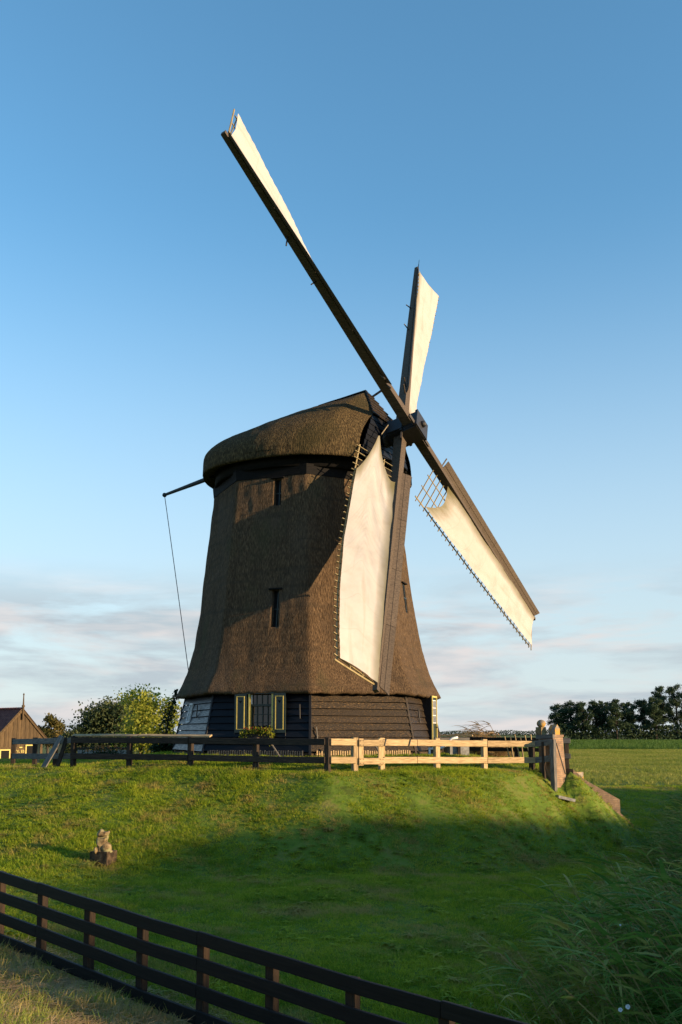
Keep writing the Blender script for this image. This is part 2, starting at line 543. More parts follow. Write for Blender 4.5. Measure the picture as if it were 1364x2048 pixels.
M['brick'] = brick_mat('brick_pinkish', (.27, .165, .10), (.33, .215, .135), (.24, .19, .14))
M['brick_dark'] = brick_mat('brick_weathered', (.10, .066, .04), (.145, .10, .062), (.09, .068, .05))
M['barn'] = mat('barn_board', [(.04, .026, .013), (.075, .05, .025), (.105, .07, .034)], 0.85, (9, 9, .5), 4, 6, coord='Object', bump=.3, random_tint=.22)
M['tile'] = mat('red_roof_tile', [(.08, .025, .02), (.16, .05, .04), (.2, .075, .05)], 0.7, nscale=4, random_tint=.25)
M['bark'] = mat('bark', [(.03, .025, .02), (.075, .06, .045)], 0.95, (6, 6, 1), 4, bump=.6)
M['grass'] = leafy('grass_blade', [(.10, .19, .016), (.21, .30, .022), (.37, .41, .035)], .5, vary=.34, world_scale=.9, dry=((.40, .28, .11), .75, .56, .72, .8))
M['grass_long'] = leafy('long_grass_blade', [(.11, .19, .025), (.22, .31, .045), (.34, .36, .08)], .5, vary=.22, world_scale=.9, dry=((.46, .32, .14), 1.6, .46, .64, .85))
M['straw'] = leafy('dry_straw', [(.22, .14, .06), (.4, .27, .13), (.5, .36, .18)], .25, vary=.2, world_scale=1.2)
M['meadow_grass'] = leafy('meadow_grass', [(.10, .15, .02), (.19, .23, .04), (.32, .30, .08)], .35, vary=.25, world_scale=.12)
M['crop_leaf'] = leafy('crop_leaf', [(.03, .075, .012), (.06, .12, .02), (.09, .15, .03)], .3, vary=.22, world_scale=.1)
M['reed'] = leafy('reed_leaf', [(.04, .115, .02), (.10, .21, .035), (.24, .33, .07)], .4, vary=.25, world_scale=.5, dry=((.42, .36, .11), 1.1, .56, .70, .8))
M['reed_stem'] = leafy('reed_stem', [(.09, .12, .03), (.24, .21, .08), (.36, .28, .13)], .1, vary=.3, world_scale=1.0)
M['plume'] = leafy('reed_plume', [(.14, .08, .05), (.24, .15, .09)], .4, vary=.3)
M['leaf_bright'] = leafy('bush_leaf', [(.13, .17, .025), (.25, .29, .04), (.40, .41, .075)], .55, vary=.25, world_scale=1.2)
M['leaf_willow'] = leafy('willow_leaf', [(.025, .042, .022), (.055, .08, .035), (.12, .135, .06)], .35, vary=.25, world_scale=.8)
M['leaf_dark'] = leafy('tree_leaf_dark', [(.016, .034, .018), (.034, .06, .03), (.06, .09, .042)], .3, vary=.25, world_scale=.15)
M['leaf_autumn'] = leafy('tree_leaf_mixed', [(.03, .04, .012), (.09, .085, .025), (.16, .12, .035)], .35, vary=.25, world_scale=.6)
M['ivy'] = leafy('climber_leaf', [(.012, .03, .012), (.025, .05, .018)], .3, vary=.25, world_scale=1.0)
M['flower_leaf'] = leafy('window_box_leaf', [(.08, .11, .012), (.17, .19, .02), (.22, .22, .03)], .4, vary=.3, world_scale=4)
M['petal_red'] = leafy('red_petal', [(.3, .03, .03), (.4, .08, .04)], .4, vary=.3)
M['petal_orange'] = leafy('orange_petal', [(.35, .1, .04), (.45, .2, .06)], .4, vary=.3)
M['petal_white'] = leafy('white_petal', [(.6, .63, .68), (.75, .77, .8)], .35, vary=.2)


def sail_material():
    def ex(nt, mp, colout, src, b):
        N = nt.nodes.new; L = nt.links.new
        uv = N('ShaderNodeUVMap')
        s = N('ShaderNodeSeparateXYZ'); L(uv.outputs[0], s.inputs[0])
        # mossy dirt along the edge next to the stock and along the heel
        nz = N('ShaderNodeTexNoise'); nz.inputs['Scale'].default_value = 5; nz.inputs['Detail'].default_value = 6
        L(uv.outputs[0], nz.inputs['Vector'])
        out = colout
        for axis, a0, a1 in (('X', .20, .0), ('Y', .085, .0)):
            ad = N('ShaderNodeMath'); ad.operation = 'MULTIPLY_ADD'; ad.inputs[1].default_value = .16
            L(nz.outputs['Fac'], ad.inputs[0])
            L(s.outputs[axis], ad.inputs[2])
            mr = N('ShaderNodeMapRange'); mr.inputs['From Min'].default_value = a1 + .085; mr.inputs['From Max'].default_value = a0 + .085
            mr.inputs['To Min'].default_value = .75; mr.inputs['To Max'].default_value = 0
            L(ad.outputs[0], mr.inputs['Value'])
            mx = N('ShaderNodeMix'); mx.data_type = 'RGBA'
            L(mr.outputs[0], mx.inputs['Factor']); L(out, mx.inputs['A']); mx.inputs['B'].default_value = (.13, .115, .035, 1)
            out = mx.outputs['Result']
        # old damp stains drawn out along the sail
        mp2 = N('ShaderNodeMapping'); mp2.inputs['Scale'].default_value = (5.0, 2.2, 1.0); L(uv.outputs[0], mp2.inputs['Vector'])
        n3 = N('ShaderNodeTexNoise'); n3.inputs['Scale'].default_value = 1.0; n3.inputs['Detail'].default_value = 7; n3.inputs['Distortion'].default_value = .6
        L(mp2.outputs[0], n3.inputs['Vector'])
        m3 = N('ShaderNodeMapRange'); m3.inputs['From Min'].default_value = .55; m3.inputs['From Max'].default_value = .75; m3.inputs['To Max'].default_value = .55
        L(n3.outputs['Fac'], m3.inputs['Value'])
        x3 = N('ShaderNodeMix'); x3.data_type = 'RGBA'
        L(m3.outputs[0], x3.inputs['Factor']); L(out, x3.inputs['A']); x3.inputs['B'].default_value = (.27, .22, .15, 1)
        # sewn seams across the cloth
        wv = N('ShaderNodeMath'); wv.operation = 'MULTIPLY'; wv.inputs[1].default_value = 7.0; L(s.outputs['Y'], wv.inputs[0])
        fr = N('ShaderNodeMath'); fr.operation = 'FRACT'; L(wv.outputs[0], fr.inputs[0])
        lt = N('ShaderNodeMath'); lt.operation = 'LESS_THAN'; lt.inputs[1].default_value = .022; L(fr.outputs[0], lt.inputs[0])
        sm = N('ShaderNodeMath'); sm.operation = 'MULTIPLY'; sm.inputs[1].default_value = .18; L(lt.outputs[0], sm.inputs[0])
        x4 = N('ShaderNodeMix'); x4.data_type = 'RGBA'
        L(sm.outputs[0], x4.inputs['Factor']); L(x3.outputs['Result'], x4.inputs['A']); x4.inputs['B'].default_value = (.22, .18, .13, 1)
        return x4.outputs['Result']
    m = mat('sail_canvas', [(.43, .405, .385), (.48, .46, .445), (.50, .485, .475)], 0.85, (1, 1, 1), 1.3, 6, spec=.15, pos=(.3, .62), extra=ex, bump=.15, bscale=14, bdist=.01)
    nt = m.node_tree; N = nt.nodes.new; L = nt.links.new
    b = nt.nodes['Principled BSDF']; out = nt.nodes['Material Output']
    tr = N('ShaderNodeBsdfTranslucent'); tr.inputs['Color'].default_value = (.4, .34, .26, 1)
    ms = N('ShaderNodeMixShader'); ms.inputs[0].default_value = .22
    L(b.outputs[0], ms.inputs[1]); L(tr.outputs[0], ms.inputs[2]); L(ms.outputs[0], out.inputs['Surface'])
    return m


M['canvas'] = sail_material()


def glass_mat():
    m = bpy.data.materials.new('window_glass'); m.use_nodes = True
    b = m.node_tree.nodes['Principled BSDF']
    b.inputs['Base Color'].default_value = (.008, .010, .012, 1); b.inputs['Roughness'].default_value = .04
    b.inputs['Specular IOR Level'].default_value = .6
    return m


M['glass'] = glass_mat()

# ------------------------------------------------------------------ terrain
MILL = np.array([-1.242, 35.98])
PLATEAU = np.array([(-.4, 26.8), (3, 28.1), (5.7, 29.6), (6.75, 31.0), (7.9, 36), (9.5, 46), (4, 56), (-14, 54), (-14.5, 43), (-17, 40.0), (-26, 41.5), (-60, 52),
                    (-60, 46), (-26, 37), (-16, 33.6), (-9.6, 30.9)], float)
FG0 = np.array([-5.25, 14.6]); FG1 = np.array([-.01, 10.1])
FGD = (FG1 - FG0) / np.linalg.norm(FG1 - FG0); FGN = np.array([-.651, -.759])
W1 = np.array([7.41, 31.3]); W2 = np.array([9.94, 33.5])       # wing wall
WD = (W2 - W1) / np.linalg.norm(W2 - W1); WL = np.linalg.norm(W2 - W1); WN = np.array([WD[1], -WD[0]])


def poly_sd(x, y, P):
    d = np.full(np.shape(x), 1e9); inside = np.zeros(np.shape(x), bool)
    n = len(P)
    for i in range(n):
        a = P[i]; b = P[(i + 1) % n]
        e = b - a
        wx = x - a[0]; wy = y - a[1]
        t = np.clip((wx * e[0] + wy * e[1]) / (e @ e), 0, 1)
        d = np.minimum(d, np.hypot(wx - e[0] * t, wy - e[1] * t))
        c = ((a[1] <= y) & (b[1] > y)) | ((b[1] <= y) & (a[1] > y))
        xi = a[0] + (y - a[1]) / (b[1] - a[1] if b[1] != a[1] else 1e-9) * e[0]
        inside ^= c & (x < xi)
    return np.where(inside, -d, d)


DITCH = np.array([(2.5, 6), (4.4, 13), (8.3, 22), (12.4, 32.5), (16, 40), (24, 48), (45, 60), (80, 74)], float)


def line_dist(x, y, P):
    d = np.full(np.shape(x), 1e9)
    for a, b in zip(P[:-1], P[1:]):
        e = b - a
        wx = x - a[0]; wy = y - a[1]
        t = np.clip((wx * e[0] + wy * e[1]) / (e @ e), 0, 1)
        d = np.minimum(d, np.hypot(wx - e[0] * t, wy - e[1] * t))
    return d


def height(x, y, detail=True):
    x = np.asarray(x, float); y = np.asarray(y, float)
    dm = np.hypot(x - MILL[0], y - MILL[1])
    top = .06 + .40 * (1 - smooth01((dm - 5.2) / 3.6)) - .05 * smooth01((x - 4) / 3)
    sd = poly_sd(x, y, PLATEAU)
    base = -2.28 + .75 * smooth01((y - 38) / 16) + .12 * smooth01((-x - 2) / 8)
    base = base - .25 * smooth01((x - 0) / 6) * (1 - smooth01((y - 30) / 14))
    w = 4.5 + 4.2 * smooth01((-x - .5) / 8) * (1 - smooth01((y - 34) / 6)) - 1.5 * smooth01((x - 4) / 3)
    s = np.clip((sd + .35) / w, 0, 1)
    S = np.where(s < .12, s * s * 4.0, s)            # rounded crown
    S = np.where(s < .12, S, (s - .12) * 1.0 + .0576)
    S = S / (.88 + .0576)
    S = np.where(S > .72, .72 + (1 - np.exp(-(S - .72) / .22)) * .30, S)
    z = top + (base - top) * np.clip(S, 0, 1)
    # bank the photographer stands on
    dn = (x - FG0[0]) * FGN[0] + (y - FG0[1]) * FGN[1]
    along = (x - FG0[0]) * FGD[0] + (y - FG0[1]) * FGD[1]
    zf = -2.02 - .058 * np.clip(along, -6, 14)
    bank = zf + .17 * np.maximum(dn, 0)
    bank = np.minimum(bank, -.45)
    near = smooth01((dn + 3.5) / 3.5)
    z = z * (1 - near) + bank * near
    # ditch
    dd = line_dist(x, y, DITCH)
    z = z - .55 * np.exp(-(dd / 1.7) ** 2)
    # brick gutter in front of the wing wall
    q = (x - W1[0]) * WN[0] + (y - W1[1]) * WN[1]
    t = ((x - W1[0]) * WD[0] + (y - W1[1]) * WD[1]) / WL
    zb = .02 - 1.95 * np.clip(t, -.1, 1.25)
    inside = smooth01((t + .12) / .12) * (1 - smooth01((t - 1.05) / .2))
    cut = (q > -.14) & (q < 3.2)
    qq = np.maximum(q - .42, 0)
    zn = np.where(q < .42, zb - .035, np.clip(z, zb - .035 - 1.3 * qq, np.maximum(zb - .035 - .02 * qq, zb - 1.3 * qq)))
    k = inside * (1 - smooth01((q - 2.4) / .8))
    z = np.where(cut, z * (1 - k) + zn * k, z)
    behind = (q <= -.12) & (q > -2.2) & (t > 0) & (t < 1.05)
    zt = .10 - 1.20 * t
    z = np.where(behind, zt - .02 + (z - zt + .02) * smooth01((-q - .12) / 2.0), z)
    if detail:
        P = np.stack([x, y, np.zeros_like(x)], -1)
        z = z + .05 * fbm(P * .45, 3) + .02 * fbm(P * 1.9 + 5, 2)
    return z


def hz(x, y):
    return float(height(np.array([x]), np.array([y]))[0])


def axis_vals(lo, hi, step, far_lo, far_hi):
    a = list(np.arange(lo, hi + 1e-6, step))
    s = step; v = a[-1]
    while v < far_hi:
        s *= 1.35; v += s; a.append(v)
    s = step; v = a[0]; pre = []
    while v > far_lo:
        s *= 1.35; v -= s; pre.append(v)
    return np.array(pre[::-1] + a)


def make_ground():
    xs = axis_vals(-24, 17, .2, -4000, 4000); ys = axis_vals(2, 58, .2, -600, 6000)
    X, Y = np.meshgrid(xs, ys)
    Z = height(X, Y)
    far = smooth01((np.hypot(X, Y) - 55) / 30)
    Z = Z * (1 - far) + (-1.53) * far
    nx, ny = len(xs), len(ys)
    V = np.stack([X, Y, Z], -1).reshape(-1, 3)
    idx = np.arange(nx * ny).reshape(ny, nx)
    q = np.stack([idx[:-1, :-1], idx[:-1, 1:], idx[1:, 1:], idx[1:, :-1]], -1).reshape(-1, 4)

    def ex(nt, mp, colout, src, b):
        N = nt.nodes.new; L = nt.links.new
        sp = N('ShaderNodeSeparateXYZ'); L(src, sp.inputs[0])
        # meadow beyond the mound
        mr = N('ShaderNodeMapRange'); mr.inputs['From Min'].default_value = 52; mr.inputs['From Max'].default_value = 62
        L(sp.outputs['Y'], mr.inputs['Value'])
        n2 = N('ShaderNodeTexNoise'); n2.inputs['Scale'].default_value = .6; n2.inputs['Detail'].default_value = 8; n2.inputs['Roughness'].default_value = .7
        sc = N('ShaderNodeMapping'); sc.inputs['Scale'].default_value = (.35, 1.0, 1); L(src, sc.inputs['Vector']); L(sc.outputs[0], n2.inputs['Vector'])
        rp = N('ShaderNodeValToRGB'); rp.color_ramp.elements[0].position = .35; rp.color_ramp.elements[0].color = (.05, .085, .02, 1)
        rp.color_ramp.elements[1].position = .7; rp.color_ramp.elements[1].color = (.16, .16, .05, 1)
        L(n2.outputs['Fac'], rp.inputs[0])
        mx = N('ShaderNodeMix'); mx.data_type = 'RGBA'
        L(mr.outputs[0], mx.inputs['Factor']); L(colout, mx.inputs['A']); L(rp.outputs[0], mx.inputs['B'])
        return mx.outputs['Result']
    gm = mat('turf_soil', [(.055, .075, .014), (.09, .145, .018), (.15, .145, .04)], .95, (1, 1, 1), 1.4, 9, coord='World', bump=.6, bscale=9, bdist=.05, extra=ex, nrough=.7, spec=.1)
    me = bpy.data.meshes.new('ground')
    me.vertices.add(len(V)); me.vertices.foreach_set('co', V.astype(np.float32).ravel())
    me.loops.add(q.size); me.loops.foreach_set('vertex_index', q.astype(np.int32).ravel())
    me.polygons.add(len(q)); me.polygons.foreach_set('loop_start', np.arange(0, q.size, 4, dtype=np.int32))
    me.polygons.foreach_set('use_smooth', np.ones(len(q), bool))
    me.materials.append(gm); me.update(calc_edges=True)
    tag(link('ground', me), kind='structure')


make_ground()

# ------------------------------------------------------------------ windmill
TH0 = 2.4
PSI = R(29.16); TAU = R(11.9); PHI = R(148.33)
NH = np.array([math.cos(PSI), -math.sin(PSI), 0.0]); E1 = np.array([math.sin(PSI), math.cos(PSI), 0.0]); ZUP = np.array([0, 0, 1.0])
NV = math.cos(TAU) * NH + math.sin(TAU) * ZUP
E2 = -math.sin(TAU) * NH + math.cos(TAU) * ZUP
HUB = np.array([2.48, 33.90, 12.60])
mill = thing('windmill', 'thatched octagonal windmill with black boarded base and four canvas sails', 'windmill', (MILL[0], MILL[1], .42))


def az_dir(az):
    a = R(az)
    return np.array([math.sin(a), -math.cos(a), 0.0]), np.array([math.cos(a), math.sin(a), 0.0])


def oct_r(az, Rc, soft):
    """radius of an octagon with corners at TH0 + 45k degrees, corners rounded off"""
    k = (np.asarray(az) - TH0) % 45.0 - 22.5
    r_ = Rc * math.cos(R(22.5)) / np.cos(np.radians(k))
    lim = Rc * (1 - soft)
    return np.where(r_ > lim - .03 * Rc * 0, np.minimum(r_, lim + (r_ - lim) * .95), r_)


BZ = np.array([2.60, 2.75, 3.05, 3.5, 4.45, 5.83, 7.0, 8.28, 9.35, 10.62])
BR = np.array([5.14, 5.08, 4.92, 4.72, 4.45, 4.22, 4.08, 3.93, 3.78, 3.62])
CA = math.cos(R(22.5))


def body_r(z):
    return np.interp(z, BZ, BR)


def lean(z):
    return -.02 * (np.asarray(z) - 3.0)


SLITS = [(-20.1, .13, .41, 9.38, 10.40), (-20.1, .22, .49, 4.90, 6.24), (69.9, .30, .66, 5.80, 6.92)]
SLIT_DEPTH = [.30, .30, .10]


def make_body():
    azs = list(np.linspace(-180, 180, 8 * 34, endpoint=False) + TH0)
    zs = list(2.60 + (10.62 - 2.60) * np.linspace(0, 1, 84))
    sl = []
    for az, t0, t1, z0, z1 in SLITS:
        ap = body_r((z0 + z1) / 2) * CA
        a0 = az + math.degrees(math.atan2(t0, ap)); a1 = az + math.degrees(math.atan2(t1, ap))
        e = .12; ez = .015
        azs = [a for a in azs if not (a0 - .5 < a < a1 + .5)] + [a0, a0 + e, (a0 + a1) / 2, a1 - e, a1]
        zs = [z for z in zs if min(abs(z - z0), abs(z - z1)) > .04] + [z0, z0 + ez, z1 - ez, z1]
        sl.append((a0 + e / 2, a1 - e / 2, z0 + ez / 2, z1 - ez / 2))
    azs = np.array(sorted(azs)); zs = np.array(sorted(zs))
    A, Z = np.meshgrid(azs, zs)
    Rr = oct_r(A, body_r(Z), .018)
    ar = np.radians(A)
    P3 = np.stack([np.sin(ar) * Rr, -np.cos(ar) * Rr, Z], -1)
    Rr = Rr + .022 * fbm(P3 * np.array([1.1, 1.1, .7]), 3) + .022 * fbm(P3 * np.array([6, 6, 1.6]) + 3, 3)
    # frayed eave
    eave = np.clip((2.95 - Z) / .35, 0, 1)
    Zd = Z + eave * (.05 * fbm(np.stack([A * .25, Z * 0, Z * 0], -1), 3) + .02 * fbm(np.stack([A * 1.3, Z * 0, Z * 0], -1), 2))
    for (a0, a1, z0, z1), dep in zip(sl, SLIT_DEPTH):
        ins = (A > a0) & (A < a1) & (Z > z0) & (Z < z1)
        Rr = np.where(ins, Rr - dep, Rr)
    X = MILL[0] + np.sin(ar) * Rr + lean(Z); Y = MILL[1] - np.cos(ar) * Rr
    V = np.stack([X, Y, Zd], -1).reshape(-1, 3)
    nz, na = len(zs), len(azs)
    F = []
    for i in range(nz - 1):
        for k in range(na):
            k2 = (k + 1) % na
            F.append((i * na + k, i * na + k2, (i + 1) * na + k2, (i + 1) * na + k))
    # underside of the eave: thick thatch edge tucking inwards
    base = len(V); rows = []
    for (dr, dz) in ((-.10, -.05), (-.30, -.02), (-.62, .16)):
        rr = Rr[0] + dr
        jz = .02 * fbm(np.stack([azs * 1.7 + dr * 9, azs * 0, azs * 0], -1), 2)
        rows.append(np.stack([MILL[0] + np.sin(ar[0]) * rr, MILL[1] - np.cos(ar[0]) * rr, Zd[0] + dz + jz], -1))
    V = np.vstack([V] + rows)
    prev = list(range(na))
    for j in range(3):
        cur = [base + j * na + k for k in range(na)]
        for k in range(na):
            k2 = (k + 1) % na
            F.append((prev[k2], prev[k], cur[k], cur[k2]))
        prev = cur
    o = obj_world('thatch_body', V, F, M['thatch'], mill, True)
    # dark glazing at the back of each slit
    for (az, t0, t1, z0, z1), dep in zip(SLITS, SLIT_DEPTH):
        n, t = az_dir(az)
        zm = (z0 + z1) / 2
        s0 = body_r(z0) * CA; s1 = body_r(z1) * CA
        up = unit(n * (s1 - s0) + ZUP * (z1 - z0))
        c = np.array([MILL[0] + lean(zm), MILL[1], 0]) + n * ((s0 + s1) / 2 + .06 - dep) + t * (t0 + t1) / 2 + ZUP * zm
        mb = MB(); mb.box(c, t, up, np.cross(t, up), (t1 - t0) / 2 + .02, (z1 - z0) / 2 + .05, .02)
        w = mb.build('slit_window', M['black'], mill)
        c2 = c + np.cross(t, up) * (.03 if np.dot(np.cross(t, up), n) > 0 else -.03)
        mb = MB()
        mb.box(c2, up, t, np.cross(up, t), (z1 - z0) / 2, .015, .012)
        mb.box(c2, t, up, np.cross(t, up), (t1 - t0) / 2, .02, .012)
        mb.build('glazing_bar', M['green'], w)
        # board that heads the slit
        ct = np.array([MILL[0] + lean(z1), MILL[1], 0]) + n * (s1 + .0) + t * (t0 + t1) / 2 + ZUP * (z1 + .03)
        beam('slit_lintel', ct - t * ((t1 - t0) / 2 + .12), ct + t * ((t1 - t0) / 2 + .12), .16, .05, M['band'], mill, up=up)
    return o


make_body()


# --- boarded base -------------------------------------------------
def wall_r(z):
    return np.interp(z, [.40, 2.75], [5.22, 4.70])


FACES_AZ = [-65.1, -20.1, 24.9, 69.9, 114.9]
WIN_T0, WIN_T1, WIN_Z0, WIN_Z1 = -.34, .60, 1.30, 2.56
DOOR_T0, DOOR_T1 = .32, 1.02


def make_base():
    # inner shell so that no light leaks between the boards
    mb = MB(); V = []; F = []
    for z in (.30, 2.85):
        for k in range(8):
            a = TH0 + 45 * k; n, t = az_dir(a)
            V.append(np.array([MILL[0], MILL[1], z]) + n * (wall_r(z) - .10))
    for k in range(8): F.append((k, (k + 1) % 8, 8 + (k + 1) % 8, 8 + k))
    obj_world('inner_wall', V, F, M['black'], mill)
    nb = 9; h = (2.78 - .62) / nb
    for fi, az in enumerate(FACES_AZ):
        n, t = az_dir(az)
        m = M['tar_sunlit'] if az in (24.9, 69.9) else (M['tar_gloss'] if az < -60 else M['tar'])  # faces on the sunny side get the boards with painted-in sunlight
        for k in range(nb):
            z0 = .62 + k * h; z1 = z0 + h - .022
            r0 = wall_r(z0); r1 = wall_r(z1)
            hw0 = r0 * math.sin(R(22.5)) - .03; hw1 = r1 * math.sin(R(22.5)) - .03
            spans = [(-1.0, 1.0)]
            zc = (z0 + z1) / 2
            if az == -20.1 and WIN_Z0 - .12 < zc < WIN_Z1 + .05:
                spans = [(-1.0, (WIN_T0 - .02) / hw0), ((WIN_T1 + .02) / hw0, 1.0)]
            if az == 69.9:
                spans = [(-1.0, (DOOR_T0 - .05) / hw0), ((DOOR_T1 + .05) / hw0, 1.0)]
            for a, b in spans:
                o_ = RNG.uniform(-.006, .006); sag = RNG.uniform(-.012, .012)
                c0 = np.array([MILL[0], MILL[1], 0]) + n * (r0 * CA + .050 + o_); c1 = np.array([MILL[0], MILL[1], 0]) + n * (r1 * CA + .002)
                vs = []
                for d in (0.0, -.025):
                    vs += [c0 + n * d + t * a * hw0 + ZUP * (z0 + sag), c0 + n * d + t * b * hw0 + ZUP * (z0 - sag),
                           c1 + n * d + t * b * hw1 + ZUP * z1, c1 + n * d + t * a * hw1 + ZUP * z1]
                # local frame with x along the board for the grain
                ctr = np.mean(vs, axis=0)
                up = unit(c1 - c0 + ZUP * (z1 - z0)); nn = np.cross(t, up)
                B = np.stack([t, nn, up], 1)
                loc = (np.array(vs) - ctr) @ B
                fs = [(0, 1, 2, 3), (7, 6, 5, 4), (0, 4, 5, 1), (1, 5, 6, 2), (2, 6, 7, 3), (3, 7, 4, 0)]
                me = mesh_from('weatherboard', loc, fs, m)
                Mx = Matrix(((B[0, 0], B[0, 1], B[0, 2], ctr[0]), (B[1, 0], B[1, 1], B[1, 2], ctr[1]), (B[2, 0], B[2, 1], B[2, 2], ctr[2]), (0, 0, 0, 1)))
                link('weatherboard', me, Mx, mill)
    for k in range(6):   # corner boards
        a = -87.6 + 45 * k
        n, t = az_dir(a)
        p0 = np.array([MILL[0], MILL[1], .5]) + n * (wall_r(.5) + .0); p1 = np.array([MILL[0], MILL[1], 2.78]) + n * (wall_r(2.78) - .005)
        beam('corner_board', p0, p1, .09, .09, M['tar'] if k < 3 else M['tar_sunlit'], mill, up=n, bev=.01)
    # footing with a row of upright slats
    V = []; F = []
    for z, rr in ((.20, 5.20), (.56, 5.17)):
        for k in range(8):
            n, t = az_dir(TH0 + 45 * k); V.append(np.array([MILL[0], MILL[1], z]) + n * rr)
    for k in range(8): F.append((k, (k + 1) % 8, 8 + (k + 1) % 8, 8 + k))
    F.append(tuple(range(8, 16)))
    obj_world('footing', V, F, M['old_block'], mill)
    for az in (-20.1, 24.9):
        n, t = az_dir(az); mb = MB()
        for q in np.arange(-1.75, 1.76, .085):
            h2 = RNG.uniform(-.01, .02)
            mb.box(np.array([MILL[0], MILL[1], .53 + h2]) + n * (5.21 * CA + .04) + t * q, t, n, ZUP, .022, .012, .11)
        o = mb.build('slat_row', M['fence_light'] if az > 0 else M['fence_grey'], mill)
        o['kind'] = 'stuff'


make_base()


def make_window():
    az = -20.1; n, t = az_dir(az)
    C0 = np.array([MILL[0], MILL[1], 0.0])
    ap = wall_r(WIN_Z0) * CA
    fr = ap + .03                       # front of the upright window frame

    def P(tt, d, z): return C0 + n * d + t * tt + ZUP * z
    win = link('window', None, Matrix.Translation(Vector(P((WIN_T0 + WIN_T1) / 2, fr, WIN_Z0))), mill)
    for tt in (WIN_T0 + .035, WIN_T1 - .035):    # jambs reach back to the leaning wall
        w = MB()
        w.box(P(tt, fr - .17, (WIN_Z0 + WIN_Z1) / 2), t, n, ZUP, .030, .19, (WIN_Z1 - WIN_Z0) / 2)
        w.build('window_jamb', M['yellow'], win)
    s = MB()
    s.box(P((WIN_T0 + WIN_T1) / 2, fr - .16, WIN_Z1 + .035), t, n, ZUP, (WIN_T1 - WIN_T0) / 2 + .04, .22, .034)
    s.build('window_head', M['green'], win)
    s = MB()
    s.box(P((WIN_T0 + WIN_T1) / 2, fr - .12, WIN_Z0 - .03), t, n, ZUP, (WIN_T1 - WIN_T0) / 2 + .05, .20, .029)
    s.build('window_sill', M['green'], win)
    gy = fr - .16
    t0, t1 = WIN_T0 + .072, WIN_T1 - .062
    zt = WIN_Z1 - .42
    for c in range(4):
        for r_ in range(4):
            z0, z1 = [(WIN_Z0 + (zt - WIN_Z0) * k / 3, WIN_Z0 + (zt - WIN_Z0) * (k + 1) / 3) for k in range(3)][r_] if r_ < 3 else (zt + .07, WIN_Z1 - .04)
            a = t0 + (t1 - t0) * c / 4; b = t0 + (t1 - t0) * (c + 1) / 4
            g = MB()
            tl = RNG.uniform(-.006, .006)
            d = gy + (.05 if r_ == 3 else 0)
            g.add([P(a, d, z0), P(b, d + tl, z0), P(b, d + tl, z1), P(a, d, z1)], [(0, 1, 2, 3)])
            g.build('pane', M['glass'], win)
    bars = MB()
    for c in range(5):
        x = t0 + (t1 - t0) * c / 4
        bars.box(P(x, gy + .012, (WIN_Z0 + zt) / 2), t, n, ZUP, .017 if 0 < c < 4 else .03, .02, (zt - WIN_Z0) / 2)
        bars.box(P(x, gy + .062, (zt + .07 + WIN_Z1) / 2), t, n, ZUP, .013 if 0 < c < 4 else .03, .02, (WIN_Z1 - zt - .07) / 2)
    for k in range(4):
        bars.box(P((t0 + t1) / 2, gy + .014, WIN_Z0 + (zt - WIN_Z0) * k / 3), t, n, ZUP, (t1 - t0) / 2, .018, .013 if k else .03)
    bars.box(P((t0 + t1) / 2, gy + .04, zt + .035), t, n, ZUP, (t1 - t0) / 2, .045, .036)
    bars.build('sash_bars', M['sash'], win)
    # light edge strip of the upper sash
    e = MB(); e.box(P(t0 + .03, gy + .09, zt + .24), t, n, ZUP, .02, .02, .17); e.build('sash_edge', M['white'], win)
    for side in (-1, 1):
        ctr = (WIN_T0 - .275) if side < 0 else (WIN_T1 + .235)
        hw = .225
        z0, z1 = WIN_Z0 - .06, WIN_Z1 + .03
        sh = MB()
        sh.box(P(ctr, fr + .02, (z0 + z1) / 2), t, n, ZUP, hw, .022, (z1 - z0) / 2)
        shutter = sh.build('shutter', M['green'], mill)
        tr = MB()
        for sx in (-1, 1):
            tr.box(P(ctr + sx * (hw - .085), fr + .05, (z0 + z1) / 2), t, n, ZUP, .014, .012, (z1 - z0) / 2 - .12)
        for zz in (z0 + .12, z1 - .12):
            tr.box(P(ctr, fr + .050, zz), t, n, ZUP, hw - .07, .010, .012)
        tr.build('shutter_trim', M['yellow'], shutter)
        ht = MB()
        hv = [P(ctr + a * .055, fr + .0445, z1 - .30 + b * .055) for a, b in ((0, -1), (.55, -.25), (.95, .35), (.8, .75), (.4, .85), (0, .45), (-.4, .85), (-.8, .75), (-.95, .35), (-.55, -.25))]
        ht.add(hv, [tuple(range(10))]); ht.build('heart_cutout', M['black'], shutter)
        # iron strap beneath
        beam('shutter_stay', P(ctr + side * hw, fr + .03, z0 - .22), P(ctr + side * hw, fr + .03, z0), .02, .03, M['iron'], mill)
    # small leaning window in the left wall
    az = -65.1; n, t = az_dir(az)
    z0, z1 = 1.62, 2.32
    up = unit(n * (wall_r(z1) - wall_r(z0)) * CA + ZUP * (z1 - z0)); nn = -np.cross(up, t) if np.dot(np.cross(t, up), n) > 0 else np.cross(up, t)
    nn = np.cross(t, up); nn = nn if np.dot(nn, n) > 0 else -nn
    c = np.array([MILL[0], MILL[1], (z0 + z1) / 2]) + n * (wall_r((z0 + z1) / 2) * CA + .05) + t * (-.62)
    fm = MB()
    for sx in (-1, 1): fm.box(c + t * sx * .17, up, t, nn, .35, .025, .03)
    for sx in (-1, 0, 1): fm.box(c + up * sx * .34, t, up, nn, .15, .022 if sx else .012, .028)
    fm.box(c, up, t, nn, .34, .012, .026)
    sw = fm.build('small_window', M['white'], mill)
    g = MB(); g.add([c + t * a * .16 + up * b * .34 for a, b in ((-1, -1), (1, -1), (1, 1), (-1, 1))], [(0, 1, 2, 3)]); g.build('pane', M['glass'], sw)
